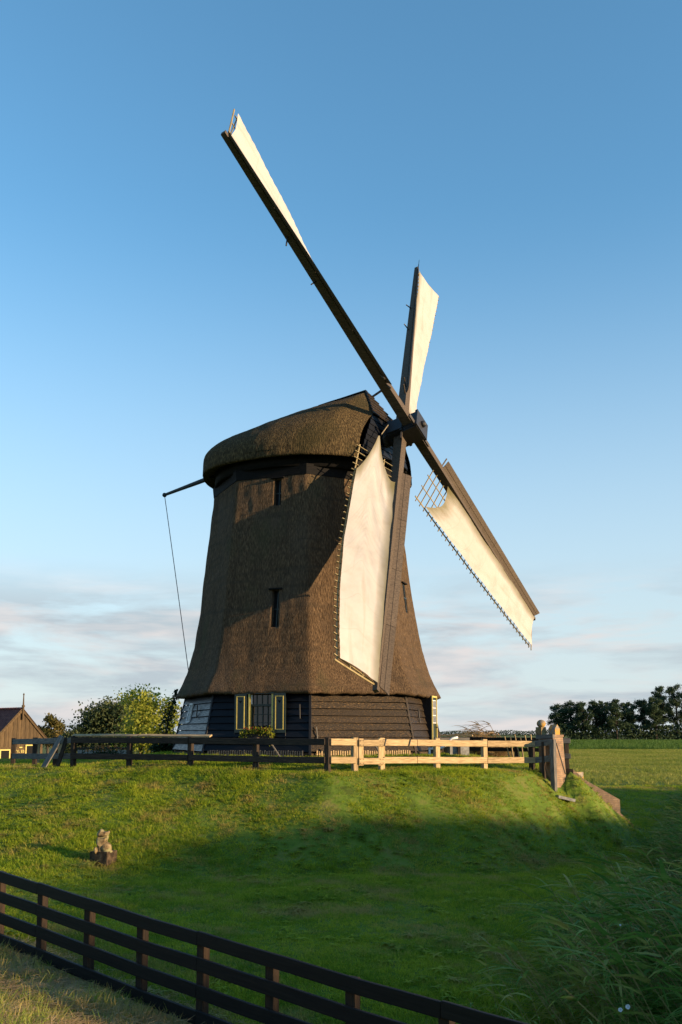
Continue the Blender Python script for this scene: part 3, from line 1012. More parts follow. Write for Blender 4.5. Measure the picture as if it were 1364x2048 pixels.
    # iron hooks on the walls
    for az, tt, z in ((-20.1, 1.55, 1.95), (-65.1, .45, 2.0), (24.9, -1.7, 1.2), (69.9, -.75, 1.85), (-65.1, -1.7, 2.0)):
        n, t = az_dir(az)
        p0 = np.array([MILL[0], MILL[1], z - .24]) + n * (wall_r(z - .24) * CA + .06) + t * tt
        p1 = np.array([MILL[0], MILL[1], z + .24]) + n * (wall_r(z + .24) * CA + .12) + t * (tt - .03)
        beam('wall_hook', p0, p1, .04, .04, M['iron'], mill, up=n)


make_window()


def make_door():
    az = 69.9; n, t = az_dir(az)
    C0 = np.array([MILL[0], MILL[1], 0.0])
    fr = wall_r(.62) * CA + .04

    def P(tt, d, z): return C0 + n * d + t * tt + ZUP * z
    z0, z1 = .62, 2.62
    ck = MB()
    for tt in (DOOR_T0 - .03, DOOR_T1 + .03):
        ck.box(P(tt, fr - .33, (z0 + z1) / 2), t, n, ZUP, .025, .31, (z1 - z0) / 2)
    ck.build('door_cheek', M['tar'], mill)
    f = MB()
    for tt in (DOOR_T0 + .02, DOOR_T1 - .02):
        f.box(P(tt, fr - .03, (z0 + z1) / 2), t, n, ZUP, .03, .05, (z1 - z0) / 2)
    f.box(P((DOOR_T0 + DOOR_T1) / 2, fr - .03, z1 - .03), t, n, ZUP, (DOOR_T1 - DOOR_T0) / 2, .048, .03)
    door = f.build('door', M['yellow'], mill)
    lf = MB(); lf.box(P((DOOR_T0 + DOOR_T1) / 2, fr - .05, (z0 + z1) / 2 - .02), t, n, ZUP, (DOOR_T1 - DOOR_T0) / 2 - .05, .02, (z1 - z0) / 2 - .03)
    lf.build('door_leaf', M['green'], door)
    a0, a1 = DOOR_T0 + .09, DOOR_T1 - .09
    for r_ in range(3):
        for c in range(3):
            x0 = a0 + (a1 - a0) * c / 3; x1 = a0 + (a1 - a0) * (c + 1) / 3
            y0 = 1.62 + .28 * r_; y1 = y0 + .26
            g = MB(); g.add([P(x0 + .012, fr - .026, y0), P(x1 - .012, fr - .026, y0), P(x1 - .012, fr - .026, y1), P(x0 + .012, fr - .026, y1)], [(0, 1, 2, 3)])
            g.build('pane', M['glass'], door)
    b = MB()
    for c in range(4):
        b.box(P(a0 + (a1 - a0) * c / 3, fr - .02, 2.03), t, n, ZUP, .014, .014, .43)
    for r_ in range(4):
        b.box(P((a0 + a1) / 2, fr - .019, 1.61 + .28 * r_), t, n, ZUP, (a1 - a0) / 2, .012, .014)
    b.build('glazing_bars', M['white'], door)
    k = MB(); k.ball(P(DOOR_T1 - .10, fr + .02, 1.45), .03); k.build('door_handle', M['iron'], door, True)


make_door()


# --- curb bands ---------------------------------------------------
def ring(name, z0, z1, r0, r1, m, octo=True, th=.12, seg=8):
    V = []; F = []
    ns = 8 if octo else 72
    for (z, rr) in ((z0, r0), (z1, r1), (z1, r1 - th), (z0, r0 - th)):
        for k in range(ns):
            n, t = az_dir(TH0 + 360 * k / ns)
            V.append(np.array([MILL[0] + lean(z), MILL[1], z]) + n * rr)
    for j in range(4):
        j2 = (j + 1) % 4
        for k in range(ns):
            k2 = (k + 1) % ns
            F.append((j * ns + k, j * ns + k2, j2 * ns + k2, j2 * ns + k))
    return obj_world(name, V, F, m, mill, not octo)


for k in range(8):          # eight flared boards under the cap
    n0, _ = az_dir(TH0 + 45 * k); n1, _ = az_dir(TH0 + 45 * (k + 1)); nm, tm = az_dir(TH0 + 45 * k + 22.5)
    z0, z1 = 10.48, 10.86
    b = np.array([MILL[0] + lean(10.6), MILL[1], 0])
    V = [b + n0 * 3.66 + ZUP * z0, b + n1 * 3.66 + ZUP * z0, b + n1 * 3.70 + ZUP * z1, b + n0 * 3.70 + ZUP * z1]
    V += [v - nm * .14 for v in V]
    obj_world('curb_board', V, [(0, 1, 2, 3), (7, 6, 5, 4), (0, 4, 5, 1), (2, 6, 7, 3), (1, 5, 6, 2), (3, 7, 4, 0)], M['band'], mill)
ring('curb_ring', 10.80, 11.34, 3.60, 3.60, M['band'], False)

# --- cap ----------------------------------------------------------
cap = link('cap', None, Matrix.Translation(Vector((MILL[0], MILL[1], 11.2))), mill)
AX = np.array([MILL[0] - .03, MILL[1], 0.0])


def capP(s, q, z):
    return AX + NH * s + E1 * q + ZUP * z


RIDGE_S = [-4.05, -3.1, -1.7, .5, 2.6, 3.45]
RIDGE_Z = [12.72, 13.12, 13.70, 14.20, 14.45, 13.10]


def make_cap():
    S_REAR, S_FR = -4.05, 3.45
    uu = np.linspace(0, 1, 120)
    ss = S_REAR + (S_FR - S_REAR) * (1 - np.cos(uu * math.pi / 2 * 1.0)) ** 1.0
    ss = S_REAR + (S_FR - S_REAR) * (uu ** 1.7)
    xs = 1 - (1 - np.linspace(0, 1, 36)) ** 2.2
    zE = 11.26
    rows = []
    for s in ss:
        e = (s / 4.12) if s > 0 else (s / 4.05)
        wE = 3.95 * max(0.0, 1 - abs(e) ** (2.2 if s > 0 else 2.7)) ** .5 + .02
        zt = np.interp(s, RIDGE_S, RIDGE_Z)
        qt = .02 + 1.05 * max(0, (s - 2.6) / .85) ** 1.0 if s > 2.6 else .02
        sag = .10 * max(0, -s / 4.55)
        half = []
        for x in xs:
            pz = 2.6 + 2.6 * min(1, max(0, (-s - 1.5) / 2.2))
            f = 1 - .52 * x - .48 * (1 - max(0, 1 - x ** pz) ** (1 / pz))
            q = qt + (wE - qt) * x
            z = zE + sag + (zt - zE - sag) * f
            half.append((q, z))
        half.append((wE + .01, zE + sag - .12)); half.append((wE - .03, zE + sag - .19)); half.append((max(wE - .45, .01), zE + sag - .06)); half.append((max(wE - 1.1, .005), zE + sag + .12))
        rows.append([(s, -q, z) for q, z in half[::-1]] + [(s, q, z) for q, z in half])
    G = np.array(rows)
    P3 = AX + G[..., 0:1] * NH + G[..., 1:2] * E1 + G[..., 2:3] * ZUP
    # roughness of the thatch along the outward direction
    ctr = np.array([MILL[0], MILL[1], 11.6])
    d = P3 - ctr; d /= np.linalg.norm(d, axis=-1, keepdims=True)
    P3 = P3 + d * (.03 * fbm(P3 * .9, 3) + .025 * fbm(P3 * np.array([4, 4, 2]) + 9, 3))[..., None]
    nr, nc = P3.shape[:2]
    F = []
    for i in range(nr - 1):
        for k in range(nc - 1):
            F.append((i * nc + k, i * nc + k + 1, (i + 1) * nc + k + 1, (i + 1) * nc + k))
    obj_world('cap_thatch', P3.reshape(-1, 3), F, M['thatch_cap'], cap, True)
    # ridge boards
    for a, b in zip(range(0, 4), range(1, 5)):
        p0 = capP(RIDGE_S[a] - .05, 0, RIDGE_Z[a] + .03); p1 = capP(RIDGE_S[b], 0, RIDGE_Z[b] + .03)
        beam('ridge_board', p0, p1, .16, .06, M['band'], cap)
    # boarded front: lapped boards on the sloping hip, then the upright breast
    nb = 7
    for k in range(nb):
        f0 = k / nb; f1 = (k + 1) / nb + .05
        s0, s1 = 2.6 + .85 * f0, 2.6 + .85 * f1
        z0, z1 = 14.45 - 1.35 * f0, 14.45 - 1.35 * f1
        q0, q1 = .10 + 1.05 * f0, .10 + 1.05 * f1
        V = [capP(s0 + .0, -q0, z0 + .02), capP(s0, q0, z0 + .02), capP(s1 + .05, q1, z1 + .05), capP(s1 + .05, -q1, z1 + .05)]
        V += [v - NH * .03 - ZUP * .03 for v in V]
        obj_world('hip_board', V, [(0, 3, 2, 1), (4, 5, 6, 7), (0, 1, 5, 4), (1, 2, 6, 5), (2, 3, 7, 6), (3, 0, 4, 7)], M['tar_sunlit'], cap)
    nb = 8
    for k in range(nb):
        z1 = 13.10 - (13.10 - 11.25) * k / nb; z0 = 13.10 - (13.10 - 11.25) * (k + 1) / nb - .02
        q1 = 1.12 + 1.0 * k / nb; q0 = 1.12 + 1.0 * (k + 1) / nb
        V = [capP(3.46, -q0, z0), capP(3.46, q0, z0), capP(3.43, q1, z1), capP(3.43, -q1, z1)]
        V += [v - NH * .04 for v in V]
        obj_world('breast_board', V, [(0, 1, 2, 3), (7, 6, 5, 4), (0, 4, 5, 1), (2, 6, 7, 3), (1, 5, 6, 2), (3, 7, 4, 0)], M['tar'], cap)
    # soffit under the cap
    V = []; F = []
    for rr, z in ((3.4, 11.40), (4.0, 11.33)):
        for k in range(64):
            a = 2 * math.pi * k / 64
            V.append(AX + np.array([math.cos(a) * rr, math.sin(a) * rr, z]))
    for k in range(64):
        k2 = (k + 1) % 64
        F.append((k, k2, 64 + k2, 64 + k))
    obj_world('soffit', V, F, M['black'], cap)
    for k in range(16):
        a = 2 * math.pi * (k + .3) / 16
        d = np.array([math.cos(a), math.sin(a), 0])
        beam('roller_bracket', AX + d * 3.62 + ZUP * 11.24, AX + d * 3.95 + ZUP * 11.27, .10, .10, M['band'], cap)
    # little pole standing out over the front
    beam('front_spar', capP(2.5, .25, 14.2), capP(3.5, .1, 14.55), .07, .07, M['stockwood'], cap)
    # brake pole with its rope
    p0 = capP(-3.6, -.3, 12.12); p1 = capP(-7.15, -.3, 11.50)
    bp = MB(); bp.tube([p0, (p0 + p1) / 2, p1], [.11, .09, .06], 8)
    bp.ball(p1, .10)
    pole = bp.build('brake_pole', M['polewood'], cap, True)
    end = np.array([-6.02, 36.6, 3.55])
    pts = []
    for i in range(15):
        f = i / 14
        q = p1 * (1 - f) + end * f
        q = q + np.array([.02, 0, -.10]) * math.sin(math.pi * f) ** 1.0
        pts.append(q)
    rb = MB(); rb.tube(pts, .016, 5); rb.build('brake_rope', M['rope'], pole, True)


make_cap()


# --- sails --------------------------------------------------------
def make_windshaft():
    ws = MB()
    p0 = HUB - NV * 1.9; p1 = HUB + NV * .95
    ws.tube([p0, HUB - NV * .6], [.34, .34], 14)
    shaft = ws.build('windshaft', M['stockwood'], mill, True)
    a1 = math.cos(PHI) * E1 + math.sin(PHI) * E2; a2 = -math.sin(PHI) * E1 + math.cos(PHI) * E2
    pe = MB()
    pe.box(HUB - NV * .03, a1, a2, NV, .36, .36, .66)
    for d in (-.60, .0, .62):
        pe.box(HUB + NV * d, a1, a2, NV, .43, .43, .05)
    for s in (-1, 1):       # flared cheeks of the casting
        pe.box(HUB + NV * .28 + a2 * s * .40, a1, a2, NV, .34, .05, .34)
        pe.box(HUB - NV * .28 + a1 * s * .40, a1, a2, NV, .05, .34, .32)
    pe.ball(HUB + NV * .70, .13)
    pe.build('poll_end', M['iron'], shaft)
    for s in (-1, 1):
        beam('stock_wedge', HUB + NV * .55 + a1 * s * .2 + a2 * .30, HUB + NV * .55 + a1 * s * .8 + a2 * .30, .07, .12, M['stockwood'], shaft)
        beam('stock_wedge', HUB - NV * .02 + a2 * s * .2 + a1 * .30, HUB - NV * .02 + a2 * s * .8 + a1 * .30, .07, .12, M['stockwood'], shaft)


make_windshaft()
LEN = 12.0


TW_U = [1.5, 4, 6.5, 9, 12]


SAILS = [  # angle offset, hub offset along shaft, label, cloth heel (u at stock side, u at hem side, corner pull)
    (0.0, .24, 'upper left sail, seen almost edge-on with its canvas narrow', (2.6, 2.6, 0), (27, 25, 18, 9, 0)),
    (180.0, .24, 'lower right sail with canvas set and bare laths near the hub', (3.0, 2.55, 0), (27, 23, 18, 12, 5)),
    (270.0, -.24, 'short looking upper sail pointing away from the camera', (1.3, 1.3, 0), (17, 15, 9, 0, -9)),
    (90.0, -.24, 'lower front sail hanging before the thatch, canvas loose at its top', (2.9, 1.7, 1), (24, 32, 37, 29, 12)),
]
BAR_MESH = None


def make_sail(ang, off, label, heel, twist):
    global BAR_MESH

    def weather(u):
        return np.radians(np.interp(u, TW_U, twist))

    a = math.cos(PHI + R(ang)) * E1 + math.sin(PHI + R(ang)) * E2
    lead = np.cross(NV, a); trail = -lead
    H0 = HUB + NV * off

    def P(u, v, w=0.0):
        """u along the sail, v towards the trailing side (turned by the weather angle), w off the cloth plane"""
        b = weather(u)
        return H0 + a * u + v * (math.cos(b) * trail - math.sin(b) * NV) + w * (math.cos(b) * NV + math.sin(b) * trail) + NV * .0

    stm = MB()
    # tapered stock in two lengths
    for (u0, u1, w0, w1) in ((.0, 3.4, .185, .16), (3.4, 7.6, .16, .125), (7.6, LEN + .12, .125, .08)):
        vs = []
        for u, w in ((u0, w0), (u1, w1)):
            for sx, sy in ((-1, -1), (1, -1), (1, 1), (-1, 1)):
                vs.append(H0 + a * u + lead * sx * w * .92 + NV * sy * w)
        stm.add(vs, [(3, 2, 1, 0), (4, 5, 6, 7)] + [(k, (k + 1) % 4, 4 + (k + 1) % 4, 4 + k) for k in range(4)])
    sail = stm.build('sail', M['sailwood'], mill)
    sail['label'] = label
    W = 1.66
    # sail bars through the stock
    if BAR_MESH is None:
        BAR_MESH = beam_mesh(1.0, .026, .036, M['lath'], 0)
    u0, u1 = 2.05, 11.85
    nb = 34
    for k in range(nb):
        u = u0 + (u1 - u0) * k / (nb - 1)
        back = -.30
        p0 = P(u, .10, back * .15); p1 = P(u, W + .15, -.02)
        x = unit(p1 - p0); L = np.linalg.norm(p1 - p0)
        b = weather(u); up = math.cos(b) * NV + math.sin(b) * trail; y = np.cross(up, x)
        c = (p0 + p1) / 2
        Mx = Matrix(((x[0] * L, y[0], up[0], c[0]), (x[1] * L, y[1], up[1], c[1]), (x[2] * L, y[2], up[2], c[2]), (0, 0, 0, 1)))
        link('sail_bar', BAR_MESH, Mx, sail)
    for v, wd in ((W, .045), (W * .67, .03), (W * .34, .03)):
        hm = MB()
        us = np.linspace(u0 - .12, u1 + .1, 26)
        for ua, ub in zip(us[:-1], us[1:]):
            p0, p1 = P(ua, v, -.045), P(ub, v, -.045)
            b = weather((ua + ub) / 2); up = math.cos(b) * NV + math.sin(b) * trail
            x = unit(p1 - p0)
            hm.box((p0 + p1) / 2, x, np.cross(up, x), up, np.linalg.norm(p1 - p0) / 2 + .002, wd / 2, .014)
        hm.build('hem_lath', M['lath'], sail)
    # end lath across the tip
    beam('tip_lath', P(u1 + .05, -.05, -.02), P(u1 + .22, W + .14, -.02), .04, .05, M['lath'], sail)
    # cloth
    ua, ub, pull = heel
    nu, nv = 200, 18
    vs = []; uvs = []
    gi, gj = np.meshgrid(np.arange(nu + 1) / nu, np.arange(nv + 1) / nv, indexing='ij')
    WR = fbm(np.stack([gi * 6.5 + ang, gj * 4.5 + gi * 9.0, gi * 0 + ang * .1], -1), 4)
    for i in range(nu + 1):
        for j in range(nv + 1):
            fv = j / nv; fu = i / nu
            v = .07 + (W - .075) * fv
            start = ua + (ub - ua) * fv + (.55 * math.sin(math.pi * fv) if not pull else 0)
            if pull:
                # the hem-side top corner is hauled up towards the hub, leaving a hollow edge
                start = 3.0 - 2.2 * max(0, 1 - abs(fv - .58) / .5) ** 1.6 + .35 * fv
            end = u1 + .06 - .10 * math.sin(math.pi * fv) + .05 * fv
            u = start + (end - start) * fu
            bars = (.005 if u > 5 else 0) * math.cos(2 * math.pi * (u - u0) / ((u1 - u0) / (nb - 1)) ) * (.4 + .6 * fv)
            belly = -.05 * math.sin(math.pi * fv)
            wr = .05 * WR[i, j]
            edge = .05 * (1 - min(1, fv / .15))
            w = .075 + bars + belly * .3 + wr * .9 + edge
            if pull and u < 3.2:
                k = min(1, (3.2 - u) / 2)
                w += .12 * k
                v = v * (1 - .25 * k) + .35 * k * .9
            vs.append(P(u, v, w)); uvs.append((fv, fu))
    F = []
    for i in range(nu):
        for j in range(nv):
            k = i * (nv + 1) + j
            F.append((k, k + nv + 1, k + nv + 2, k + 1))
    cl = obj_world('sail_cloth', vs, F, M['canvas'], sail, True)
    uvl = cl.data.uv_layers.new(name='UVMap')
    for lp in cl.data.loops:
        uvl.data[lp.index].uv = uvs[lp.vertex_index]
    if pull:
        tip = P(1.0, .95, .15)
        rp = MB(); rp.tube([tip, P(.35, .75, .25)], .018, 6); rp.build('sail_line', M['rope_light'], sail)
    # wind boards on the leading side
    w0 = 2.3
    nseg = 4
    for k in range(nseg):
        ua_ = w0 + (LEN - .05 - w0) * k / nseg; ub_ = w0 + (LEN - .05 - w0) * (k + 1) / nseg - .012
        for (va, vb, lift0, lift1) in ((.10, .32, .02, .04), (.30, .53, .05, .07)):
            V = []; Fb = []
            n = 6
            for i in range(n + 1):
                u = ua_ + (ub_ - ua_) * i / n
                tp = 1.05 - .3 * (u / LEN)
                cut = 0
                bb = R(13)
                for vv, lf in ((va, lift0), (vb, lift1)):
                    wb = R(np.interp(u, [2, 8, 12], [34, 32, 25]))
                    ue = u + (.5 * (vv - .1) if (k == nseg - 1 and i == n) else 0)
                    base_ = H0 + a * ue + vv * tp * (math.cos(wb) * lead + math.sin(wb) * NV) + (lf + .06) * (math.cos(wb) * NV - math.sin(wb) * lead)
                    V += [base_, base_ - NV * .025]
            for i in range(n):
                o = i * 4
                Fb += [(o, o + 2, o + 6, o + 4), (o + 1, o + 5, o + 7, o + 3), (o, o + 4, o + 5, o + 1), (o + 2, o + 3, o + 7, o + 6)]
            Fb += [(0, 1, 3, 2), (n * 4, n * 4 + 2, n * 4 + 3, n * 4 + 1)]
            obj_world('wind_board', V, Fb, M['sailwood'], sail)
    for u in (2.25, 2.7):
        beam('board_bracket', H0 + a * u + NV * .05, P(u, -.6, .09), .04, .05, M['sailwood'], sail)
    # pins standing off the back of the stock
    for u, sgn in ((6.8, 1), (8.6, -1)):
        beam('stock_pin', H0 + a * u, H0 + a * (u + .15 * sgn) + lead * .42 - NV * .1, .04, .04, M['iron'], sail)


for sdef in SAILS:
    make_sail(*sdef)
#SECTION2

# ------------------------------------------------------------------ scatter helper (geometry nodes, for what nobody could count)
def make_scatter(name, pts, rot, scl, sources, label, cat):
    src = bpy.data.collections.new(name + '_source')
    for o in sources: src.objects.link(o)
    me = bpy.data.meshes.new(name)
    n = len(pts)
    me.vertices.add(n); me.vertices.foreach_set('co', np.asarray(pts, np.float32).ravel())
    at = me.attributes.new('rot', 'FLOAT_VECTOR', 'POINT'); at.data.foreach_set('vector', np.asarray(rot, np.float32).ravel())
    at = me.attributes.new('scl', 'FLOAT', 'POINT'); at.data.foreach_set('value', np.asarray(scl, np.float32).ravel())
    at = me.attributes.new('idx', 'INT', 'POINT'); at.data.foreach_set('value', RNG.integers(0, len(sources), n).astype(np.int32))
    me.update()
    o = link(name, me)
    for s in sources[:1]:
        for mm in s.data.materials: me.materials.append(mm)
    ng = bpy.data.node_groups.new(name, 'GeometryNodeTree')
    ng.interface.new_socket('Geometry', in_out='INPUT', socket_type='NodeSocketGeometry')
    ng.interface.new_socket('Geometry', in_out='OUTPUT', socket_type='NodeSocketGeometry')
    N = ng.nodes.new; L = ng.links.new
    gi = N('NodeGroupInput'); go = N('NodeGroupOutput')
    ci = N('GeometryNodeCollectionInfo'); ci.inputs['Collection'].default_value = src
    ci.inputs['Separate Children'].default_value = True; ci.inputs['Reset Children'].default_value = True
    ip = N('GeometryNodeInstanceOnPoints'); ip.inputs['Pick Instance'].default_value = True

    def attr(nm, t):
        a = N('GeometryNodeInputNamedAttribute'); a.data_type = t; a.inputs['Name'].default_value = nm
        return a.outputs['Attribute']
    e2r = N('FunctionNodeEulerToRotation')
    L(attr('rot', 'FLOAT_VECTOR'), e2r.inputs[0])
    L(gi.outputs[0], ip.inputs['Points']); L(ci.outputs[0], ip.inputs['Instance'])
    L(attr('idx', 'INT'), ip.inputs['Instance Index'])
    L(e2r.outputs[0], ip.inputs['Rotation']); L(attr('scl', 'FLOAT'), ip.inputs['Scale'])
    L(ip.outputs[0], go.inputs[0])
    md = o.modifiers.new('scatter', 'NODES'); md.node_group = ng
    return tag(o, label, cat, kind='stuff')


def ribbon(base, dirv, length, width, droop, seg=3, side=None):
    """a tapering blade: list of quads (last one a narrow tip)"""
    base = np.asarray(base, float); d = unit(dirv)
    sd = side if side is not None else unit(np.cross(d, [0.3, 0.2, 1.0]) + 1e-6)
    pts = []
    p = base.copy(); st = length / seg
    for i in range(seg + 1):
        w = width * (1 - (i / seg) ** 1.6) * .5 + width * .04
        pts.append((p - sd * w, p + sd * w))
        d = unit(d + np.array([0, 0, -1.0]) * droop / seg)
        p = p + d * st
    q = []
    for a, b in zip(pts[:-1], pts[1:]):
        q += [a[0], a[1], b[1], b[0]]
    return q


def blade_source(name, n, spread, h, width, m, seed, droop=.6, tilt=.6, wind=0.0, seg=3):
    r_ = np.random.default_rng(seed); V = []
    for k in range(n):
        a = r_.uniform(0, 2 * math.pi); rr = spread * math.sqrt(r_.random())
        d = np.array([math.cos(a) * tilt * r_.random() - wind, math.sin(a) * tilt * r_.random(), 1.0])
        sa = r_.uniform(0, math.pi)
        V += ribbon((rr * math.cos(a), rr * math.sin(a), -.01), d, h * r_.uniform(.5, 1.1), width * r_.uniform(.7, 1.2), droop * r_.uniform(.4, 1.4), seg, np.array([math.cos(sa), math.sin(sa), 0]))
    me = fast_mesh(name, V, 4, m)
    return bpy.data.objects.new(name, me)


# ------------------------------------------------------------------ fences
def ground_post(name, x, y, top, w, m, parent, face=None, d=None):
    z0 = hz(x, y) - .15
    return beam(name, (x, y, z0), (x, y, top), w, d or w, m, parent, up=face if face is not None else (0, -1, 0), bev=.008, wob=.004, seed=int(abs(x) * 100))


def lerp(a, b, t): return np.asarray(a, float) * (1 - t) + np.asarray(b, float) * t


C0 = np.array([-.40, 27.5, 1.07]); C1 = np.array([6.33, 31.0, .97]); LF = np.array([-9.02, 31.5, 1.10])


def fence_mound():
    # dark fence running away to the left
    d = unit(LF - C0); nrm = np.array([-d[1], d[0], 0]); nrm = nrm if nrm[1] < 0 else -nrm
    f = thing('timber_fence', 'dark two-rail timber fence along the mound, left of the pale gate', 'fence', (C0[0], C0[1], hz(C0[0], C0[1])))
    for t in (0, .255, .505, .755, 1.0):
        p = lerp(C0, LF, t)
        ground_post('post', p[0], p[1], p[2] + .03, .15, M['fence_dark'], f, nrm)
    for a, b in ((0, .505), (.505, 1.0)):
        for dz, ex in ((-.10, .01), (-.63, .01)):
            p0 = lerp(C0, LF, a + .003) + nrm * .105 + ZUP * dz; p1 = lerp(C0, LF, b) + nrm * .105 + ZUP * dz
            beam('rail', p0, p1, .05, .19, M['fence_dark'], f, bev=.008)
    for a, b in ((.43, .72), (.725, 1.01)):
        p0 = lerp(C0, LF, a) - nrm * .06 + ZUP * .055; p1 = lerp(C0, LF, b) - nrm * .06 + ZUP * .06
        beam('cap_rail', p0, p1, .16, .05, M['fence_light'], f, up=unit(ZUP - nrm * -.35), bev=.006)
    # pale fence with the gate
    d = unit(C1 - C0); nrm2 = np.array([d[1], -d[0], 0])
    g = thing('timber_fence', 'pale sunlit two-rail timber fence right of the small gate', 'fence', (C1[0], C1[1], hz(C1[0], C1[1])))
    for t in (.12, .242, .505, .745, 1.0):
        p = lerp(C0, C1, t)
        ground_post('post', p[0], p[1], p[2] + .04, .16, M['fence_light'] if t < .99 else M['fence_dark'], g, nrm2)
    for a, b, m in ((.008, .118, 0), (.245, .40, 1), (.402, .75, 0), (.752, 1.012, 1)):
        for dz in (-.10, -.63):
            off = nrm2 * (.10 + .004 * m)
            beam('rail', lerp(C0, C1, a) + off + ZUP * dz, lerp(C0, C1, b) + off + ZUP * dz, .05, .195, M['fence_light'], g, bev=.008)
    for t in (.36, .245):
        p = lerp(C0, C1, t) + nrm2 * .14
        beam('batten', p + ZUP * -.20, p + d * .06 + ZUP * .0, .03, .05, M['iron'], g, up=nrm2)
    gt = thing('small_gate', 'short pale wooden gate in the sunlit fence before the mill', 'gate', tuple(lerp(C0, C1, .18) * np.array([1, 1, 0])))
    for t in (.143, .232):
        p = lerp(C0, C1, t) + nrm2 * .07
        beam('stile', p + ZUP * -.79, p + ZUP * .01, .16, .05, M['fence_light'], gt, up=nrm2, bev=.006)
    for dz in (-.12, -.66):
        beam('gate_rail', lerp(C0, C1, .131) + nrm2 * .12 + ZUP * dz, lerp(C0, C1, .248) + nrm2 * .12 + ZUP * dz, .04, .19, M['fence_light'], gt, bev=.006)
    for t in (.143, .232):
        for dz in (-.06, -.18, -.6, -.72):
            for k in (-.05, .05):
                mb = MB(); q = lerp(C0, C1, t) + nrm2 * .143 + ZUP * dz + d * k; mb.ball(q, .012, 6, 4); mb.build('bolt', M['iron'], gt)
    # short grey stretch up to the brick pier
    s = thing('timber_fence', 'short grey fence stretch between the pale fence and the brick pier', 'fence', (6.6, 30.9, hz(6.6, 30.9)))
    q0 = C1 + np.array([.10, -.02, 0]); q1 = np.array([6.90, 30.52, 1.02])
    dd = unit(q1 - q0); n3 = np.array([dd[1], -dd[0], 0]); n3 = n3 if n3[1] < 0 else -n3
    for dz in (-.10, -.63):
        beam('rail', q0 + n3 * .04 + ZUP * dz, q1 + n3 * .04 + ZUP * (dz + .02), .05, .2, M['fence_grey'], s, bev=.008)
    ground_post('post', 6.66, 30.72, .95, .10, M['fence_dark'], s, n3)
    ground_post('post', 6.90, 30.40, 1.03, .16, M['fence_grey'], s, n3)
    # dark fence behind the mound on the right, with leaning slats
    b0 = np.array([3.6, 44.6, 1.08]); b1 = np.array([9.3, 42.4, 1.02])
    r_ = thing('timber_fence', 'dark fence behind the mill at the right edge of the mound', 'fence', (b0[0], b0[1], hz(b0[0], b0[1])))
    for t in (0, .26, .52, .78, .97):
        p = lerp(b0, b1, t); ground_post('post', p[0], p[1], p[2] + .02, .15, M['fence_dark'], r_)
    for a, b in ((0, .52), (.52, 1.0)):
        for dz in (-.08, -.55):
            beam('rail', lerp(b0, b1, a) + np.array([-.02, -.1, dz]), lerp(b0, b1, b) + np.array([-.02, -.1, dz]), .05, .17, M['fence_black'], r_)
    beam('cap_rail', lerp(b0, b1, -.05) + np.array([0, .05, .08]), lerp(b0, b1, .45) + np.array([0, .05, .08]), .12, .07, M['fence_light'], r_)
    for k in range(6):
        t = .70 + .038 * k
        p = lerp(b0, b1, t) + np.array([0, -.16, 0])
        sl = thing_one_board('leaning_slat', p, k, r_)
    # fence right of the pier
    r2 = thing('timber_fence', 'grey two-rail fence end standing right of the brick pier', 'fence', (7.85, 33.2, hz(7.85, 33.2)))
    ground_post('post', 8.02, 33.2, 1.05, .14, M['fence_dark'], r2)
    for dz in (.96, .42):
        beam('rail', (7.35, 33.3, dz), (8.14, 33.1, dz), .05, .18, M['fence_grey'], r2)


def thing_one_board(name, p, k, parent):
    ln = .08 if k % 2 else .16
    return beam(name, (p[0] + ln, p[1], hz(p[0], p[1]) - .02), (p[0] - ln * .4, p[1] + .03, 1.10 + .04 * (k % 3)), .03, .10, M['fence_light'], parent, up=(0.3, -1, 0), bev=.004)


fence_mound()


def fence_left_back():
    f = thing('timber_fence', 'grey weathered fence corner at the far left of the mound', 'fence', (-10.6, 32.4, hz(-10.6, 32.4)))
    a = LF + np.array([-.02, .05, -.02]); b = np.array([-12.2, 34.8, 1.02])
    for t in (.28, .62, 1.0):
        p = lerp(a, b, t); ground_post('post', p[0], p[1], p[2] + .03, .14, M['fence_dark'], f)
    for dz in (-.10, -.63):
        beam('rail', a + np.array([0, -.09, dz]), b + np.array([0, -.09, dz]), .05, .19, M['fence_grey'], f)
    # second leg going back
    c = np.array([-11.3, 37.6, 1.0])
    for t in (.5, 1.0):
        p = lerp(b, c, t); ground_post('post', p[0], p[1], p[2] + .03, .14, M['fence_light'], f)
    for dz in (-.12, -.65):
        beam('rail', b + np.array([.05, 0, dz]), c + np.array([.05, 0, dz]), .05, .17, M['fence_dark'], f)
    x, y = -9.75, 31.55
    p = beam('leaning_plank', (x - .28, y - .05, hz(x - .28, y) - .03), (x + .26, y + .15, 1.14), .05, .23, M['fence_grey'], None, up=(.85, -.55, 0), bev=.006, wob=.008, seed=5)
    tag(p, 'broad grey plank leaning against the left end of the fence', 'plank')
    x += .16
    p = beam('leaning_plank', (x - .02, y + .12, hz(x, y) - .03), (x + .24, y + .22, 1.08), .05, .16, M['fence_dark'], None, up=(.85, -.55, 0), bev=.006, wob=.008, seed=6)
    tag(p, 'narrower brown plank leaning just behind the broad grey plank', 'plank')


fence_left_back()


